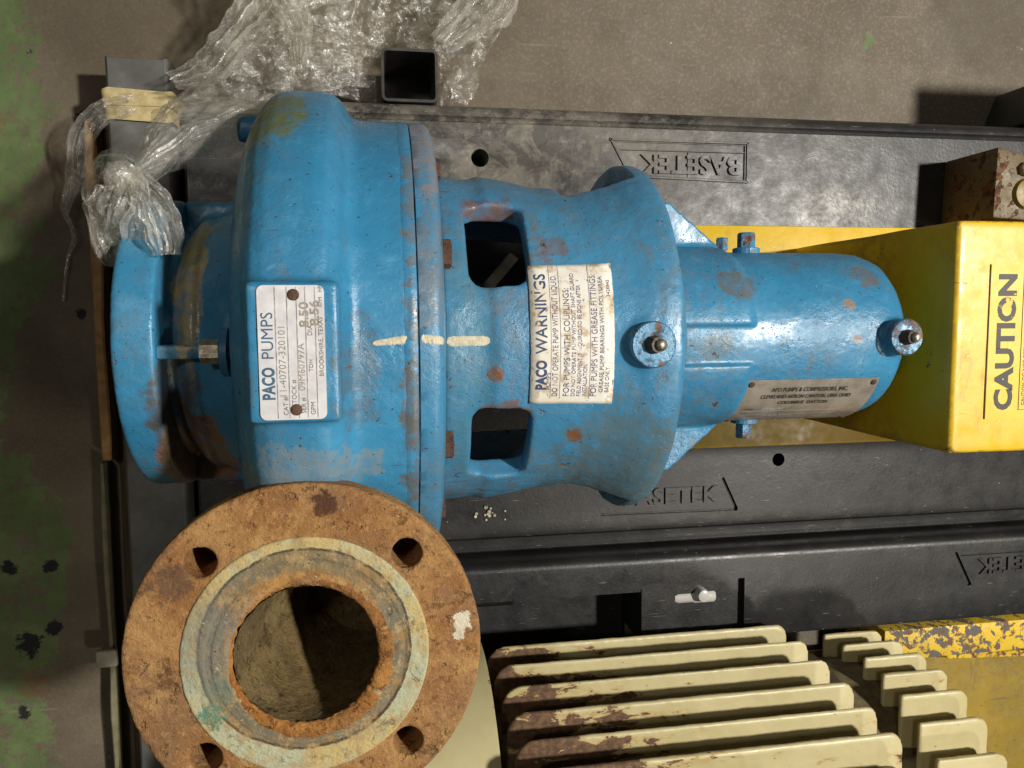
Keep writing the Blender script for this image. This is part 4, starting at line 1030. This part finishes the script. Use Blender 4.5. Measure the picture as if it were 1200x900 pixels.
def poly(pts, t):
    x = t * (len(pts) - 1); i = min(int(x), len(pts) - 2); f = x - i
    P0 = Vector(pts[max(i - 1, 0)]); P1 = Vector(pts[i]); P2 = Vector(pts[i + 1]); P3 = Vector(pts[min(i + 2, len(pts) - 1)])
    return 0.5 * ((2 * P1) + (P2 - P0) * f + (2 * P0 - 5 * P1 + 4 * P2 - P3) * f * f + (3 * P1 - P0 - 3 * P2 + P3) * f ** 3)

heap = thing('stretch_film_heap', (0.2, 0.34, -0.314), 'crumpled clear stretch film heaped round the open square post', 'plastic film')
def off_post(p):
    m = 0.0385
    dx, dy = p.x - 0.250, p.y - 0.3005
    if abs(dx) < m and abs(dy) < m:
        if abs(dx) > abs(dy): p.x = 0.250 + (m if dx > 0 else -m)
        else: p.y = 0.3005 + (m if dy > 0 else -m)
    if p.y < 0.276 and p.x > 0.12: p.y = 0.276 + (0.276 - p.y) * 0.02
    return p
def heap1(u, v):
    lo = poly([(0.030, 0.300, -0.24), (0.10, 0.285, -0.25), (0.20, 0.280, -0.26), (0.262, 0.280, -0.27), (0.322, 0.282, -0.27)], u)
    hi = poly([(0.085, 0.44, -0.27), (0.16, 0.46, -0.25), (0.24, 0.48, -0.27), (0.33, 0.47, -0.28), (0.405, 0.47, -0.285)], u)
    return lo.lerp(hi, v)
def heap2(u, v):
    lo = poly([(0.005, 0.27, -0.235), (0.06, 0.262, -0.22), (0.12, 0.265, -0.20), (0.17, 0.285, -0.22), (0.212, 0.29, -0.24)], u)
    hi = poly([(0.040, 0.315, -0.225), (0.09, 0.345, -0.20), (0.13, 0.355, -0.20), (0.18, 0.35, -0.215), (0.225, 0.345, -0.235)], u)
    return lo.lerp(hi, v)
def heap3(u, v):
    a = poly([(-0.008, 0.279, -0.205), (0.035, 0.297, -0.20), (0.080, 0.352, -0.205), (0.125, 0.385, -0.19), (0.19, 0.42, -0.20)], u)
    w = 0.010 + 0.035 * u
    return a + Vector((-0.5, 0.8, 0)) * (v - 0.5) * w * 2 + Vector((0, 0, 0.01 * sin(v * 22)))
def heap4(u, v):
    a = poly([(0.13, 0.30, -0.20), (0.125, 0.345, -0.185), (0.10, 0.39, -0.19), (0.09, 0.45, -0.2)], u)
    return a + Vector((1, 0.2, 0)) * (v - 0.5) * (0.014 + 0.06 * u) + Vector((0, 0, 0.007 * sin(v * 30 + 3 * u)))
def heap5(u, v):
    a = poly([(0.285, 0.335, -0.215), (0.315, 0.36, -0.215), (0.345, 0.395, -0.23), (0.37, 0.45, -0.24)], u)
    return a + Vector((0.75, -0.65, 0)) * (v - 0.5) * (0.03 + 0.05 * u) + Vector((0, 0, 0.008 * sin(v * 26 + 4 * u)))
for fn, nu, nv, amp, s, fl, mt in ((heap1, 150, 80, 0.011, 0.0, True, m_film), (heap2, 110, 60, 0.008, 11.0, False, m_film), (heap3, 100, 34, 0.006, 21.0, False, m_film_milky), (heap4, 80, 34, 0.006, 31.0, False, m_film_milky), (heap5, 80, 34, 0.006, 41.0, False, m_film_milky)):
    obj('film_fold', sheet(fn, nu, nv, amp, s, off_post, fl), mt, heap, 18)

knot = thing('stretch_film_knot', (0.03, 0.12, 0.05), 'knotted clear stretch film draped over the blue suction flange', 'plastic film')
K = Vector((0.0275, 0.125, 0.088))
def fan(u, v):
    e = poly([(-0.012, 0.232, -0.145), (0.030, 0.246, -0.10), (0.075, 0.236, -0.06), (0.122, 0.222, -0.03), (0.122, 0.214, -0.035), (0.100, 0.186, -0.02), (0.070, 0.165, -0.01)], u)
    p = K.lerp(e, v ** 0.85)
    nrm = Vector((-0.3, -0.2, 1)).normalized()
    bulge = 0.035 * sin(pi * min(1, v * 1.1)) * sin(pi * u)
    return p + nrm * (bulge + 0.010 * (0.15 + v) * noise.noise(Vector((u * 17, v * 1.6, 0))) + 0.005 * (0.15 + v) * noise.noise(Vector((u * 48, v * 2.4, 5))) )
obj('film_fold', sheet(fan, 130, 90, 0.0035, 3.0, None, True), m_film_milky, knot, 22)
def fan2(u, v):
    return Vector(fan(u * 0.85 + 0.05, v * 0.9)) + Vector((0.002, -0.004, -0.012))
obj('film_fold', sheet(fan2, 100, 70, 0.005, 53.0, None, True), m_film, knot, 22)
def ribbon(pts, w0, w1, pleat, seed, nu=90, nv=26, amp=0.003, side=(1, 0, 0)):
    side = Vector(side)
    def f(u, v):
        a = poly(pts, u); b = poly(pts, min(1, u + 0.01)); d = (b - a)
        if d.length < 1e-6: d = a - poly(pts, u - 0.01)
        d = d.normalized()
        up = Vector((0, 0, 1)); s = d.cross(up); s = s.normalized() if s.length > 1e-3 else side
        w = lerp(w0, w1, u) if not callable(w0) else w0(u)
        t = v - 0.5
        pl = noise.noise(Vector((u * 2.0 + seed, v * 9, 1))) * 0.30 + noise.noise(Vector((u * 3.0 + seed, v * 22, 4))) * 0.14
        return a + s * w * (t + 0.10 * noise.noise(Vector((u * 6, v * 3, seed)))) + up * (w * (0.22 * cos(t * 3.0) + pl))
    return sheet(f, nu, nv, amp, seed, None, False, 0.5)
obj('film_tail', ribbon([(0.020, 0.128, 0.090), (0.026, 0.118, 0.096), (0.020, 0.100, 0.094), (0.012, 0.082, 0.078), (0.008, 0.062, 0.062)], lambda u: 0.014 + 0.032 * sin(pi * min(1, u * 0.95)), 0, 1, 61.0), m_film_milky, knot, 22)
obj('film_tail', ribbon([(0.026, 0.128, 0.092), (0.040, 0.116, 0.104), (0.048, 0.102, 0.104), (0.052, 0.086, 0.102), (0.054, 0.068, 0.104)], lambda u: 0.014 + 0.018 * sin(pi * min(1, u * 0.9)), 0, 1, 71.0), m_film_milky, knot, 22)
obj('film_loop', ribbon([(0.026, 0.128, 0.088), (0.006, 0.142, 0.050), (-0.018, 0.146, 0.005), (-0.036, 0.138, -0.025), (-0.038, 0.126, -0.03), (-0.018, 0.117, 0.005), (0.000, 0.100, 0.045), (0.008, 0.080, 0.060)], lambda u: 0.022 + 0.006 * sin(9 * u), 0, 1, 81.0, 120, 22, 0.003), m_film_milky, knot, 22)
g = Geo(); R = []
for i in range(15):
    t = i / 14; a = t * pi
    R.append([(K.x - 0.004 + 0.0135 * sin(a) * cos(p) + 0.003 * noise.noise(Vector((i, p * 2, 0))), K.y + 0.001 + 0.012 * sin(a) * sin(p) + 0.003 * noise.noise(Vector((p * 2, i, 4))), K.z + 0.006 - 0.012 * cos(a)) for p in [2 * pi * j / 22 for j in range(22)]])
g.loft(R); obj('film_twist', g, m_film_milky, knot, 22)
strand = thing('stretch_film_strand', (-0.13, 0.2, -0.314), 'thin strand of clear film hanging over the pallet edge to the floor', 'plastic film')
obj('film_tail', ribbon([(-0.055, 0.262, -0.226), (-0.080, 0.256, -0.228), (-0.109, 0.240, -0.245), (-0.130, 0.208, -0.268), (-0.142, 0.188, -0.285), (-0.150, 0.172, -0.290), (-0.160, 0.148, -0.298)], lambda u: 0.024 + 0.012 * sin(pi * u) - 0.014 * u, 0, 1, 91.0, 120, 22, 0.003), m_film_milky, strand, 40)
obj('film_tail', ribbon([(-0.160, 0.149, -0.298), (-0.154, 0.133, -0.302), (-0.153, 0.119, -0.304), (-0.160, 0.105, -0.308), (-0.163, 0.094, -0.309), (-0.168, 0.069, -0.310), (-0.172, 0.045, -0.310)], 0.007, 0.003, 1, 95.0, 90, 10, 0.001), m_film_milky, strand, 40)
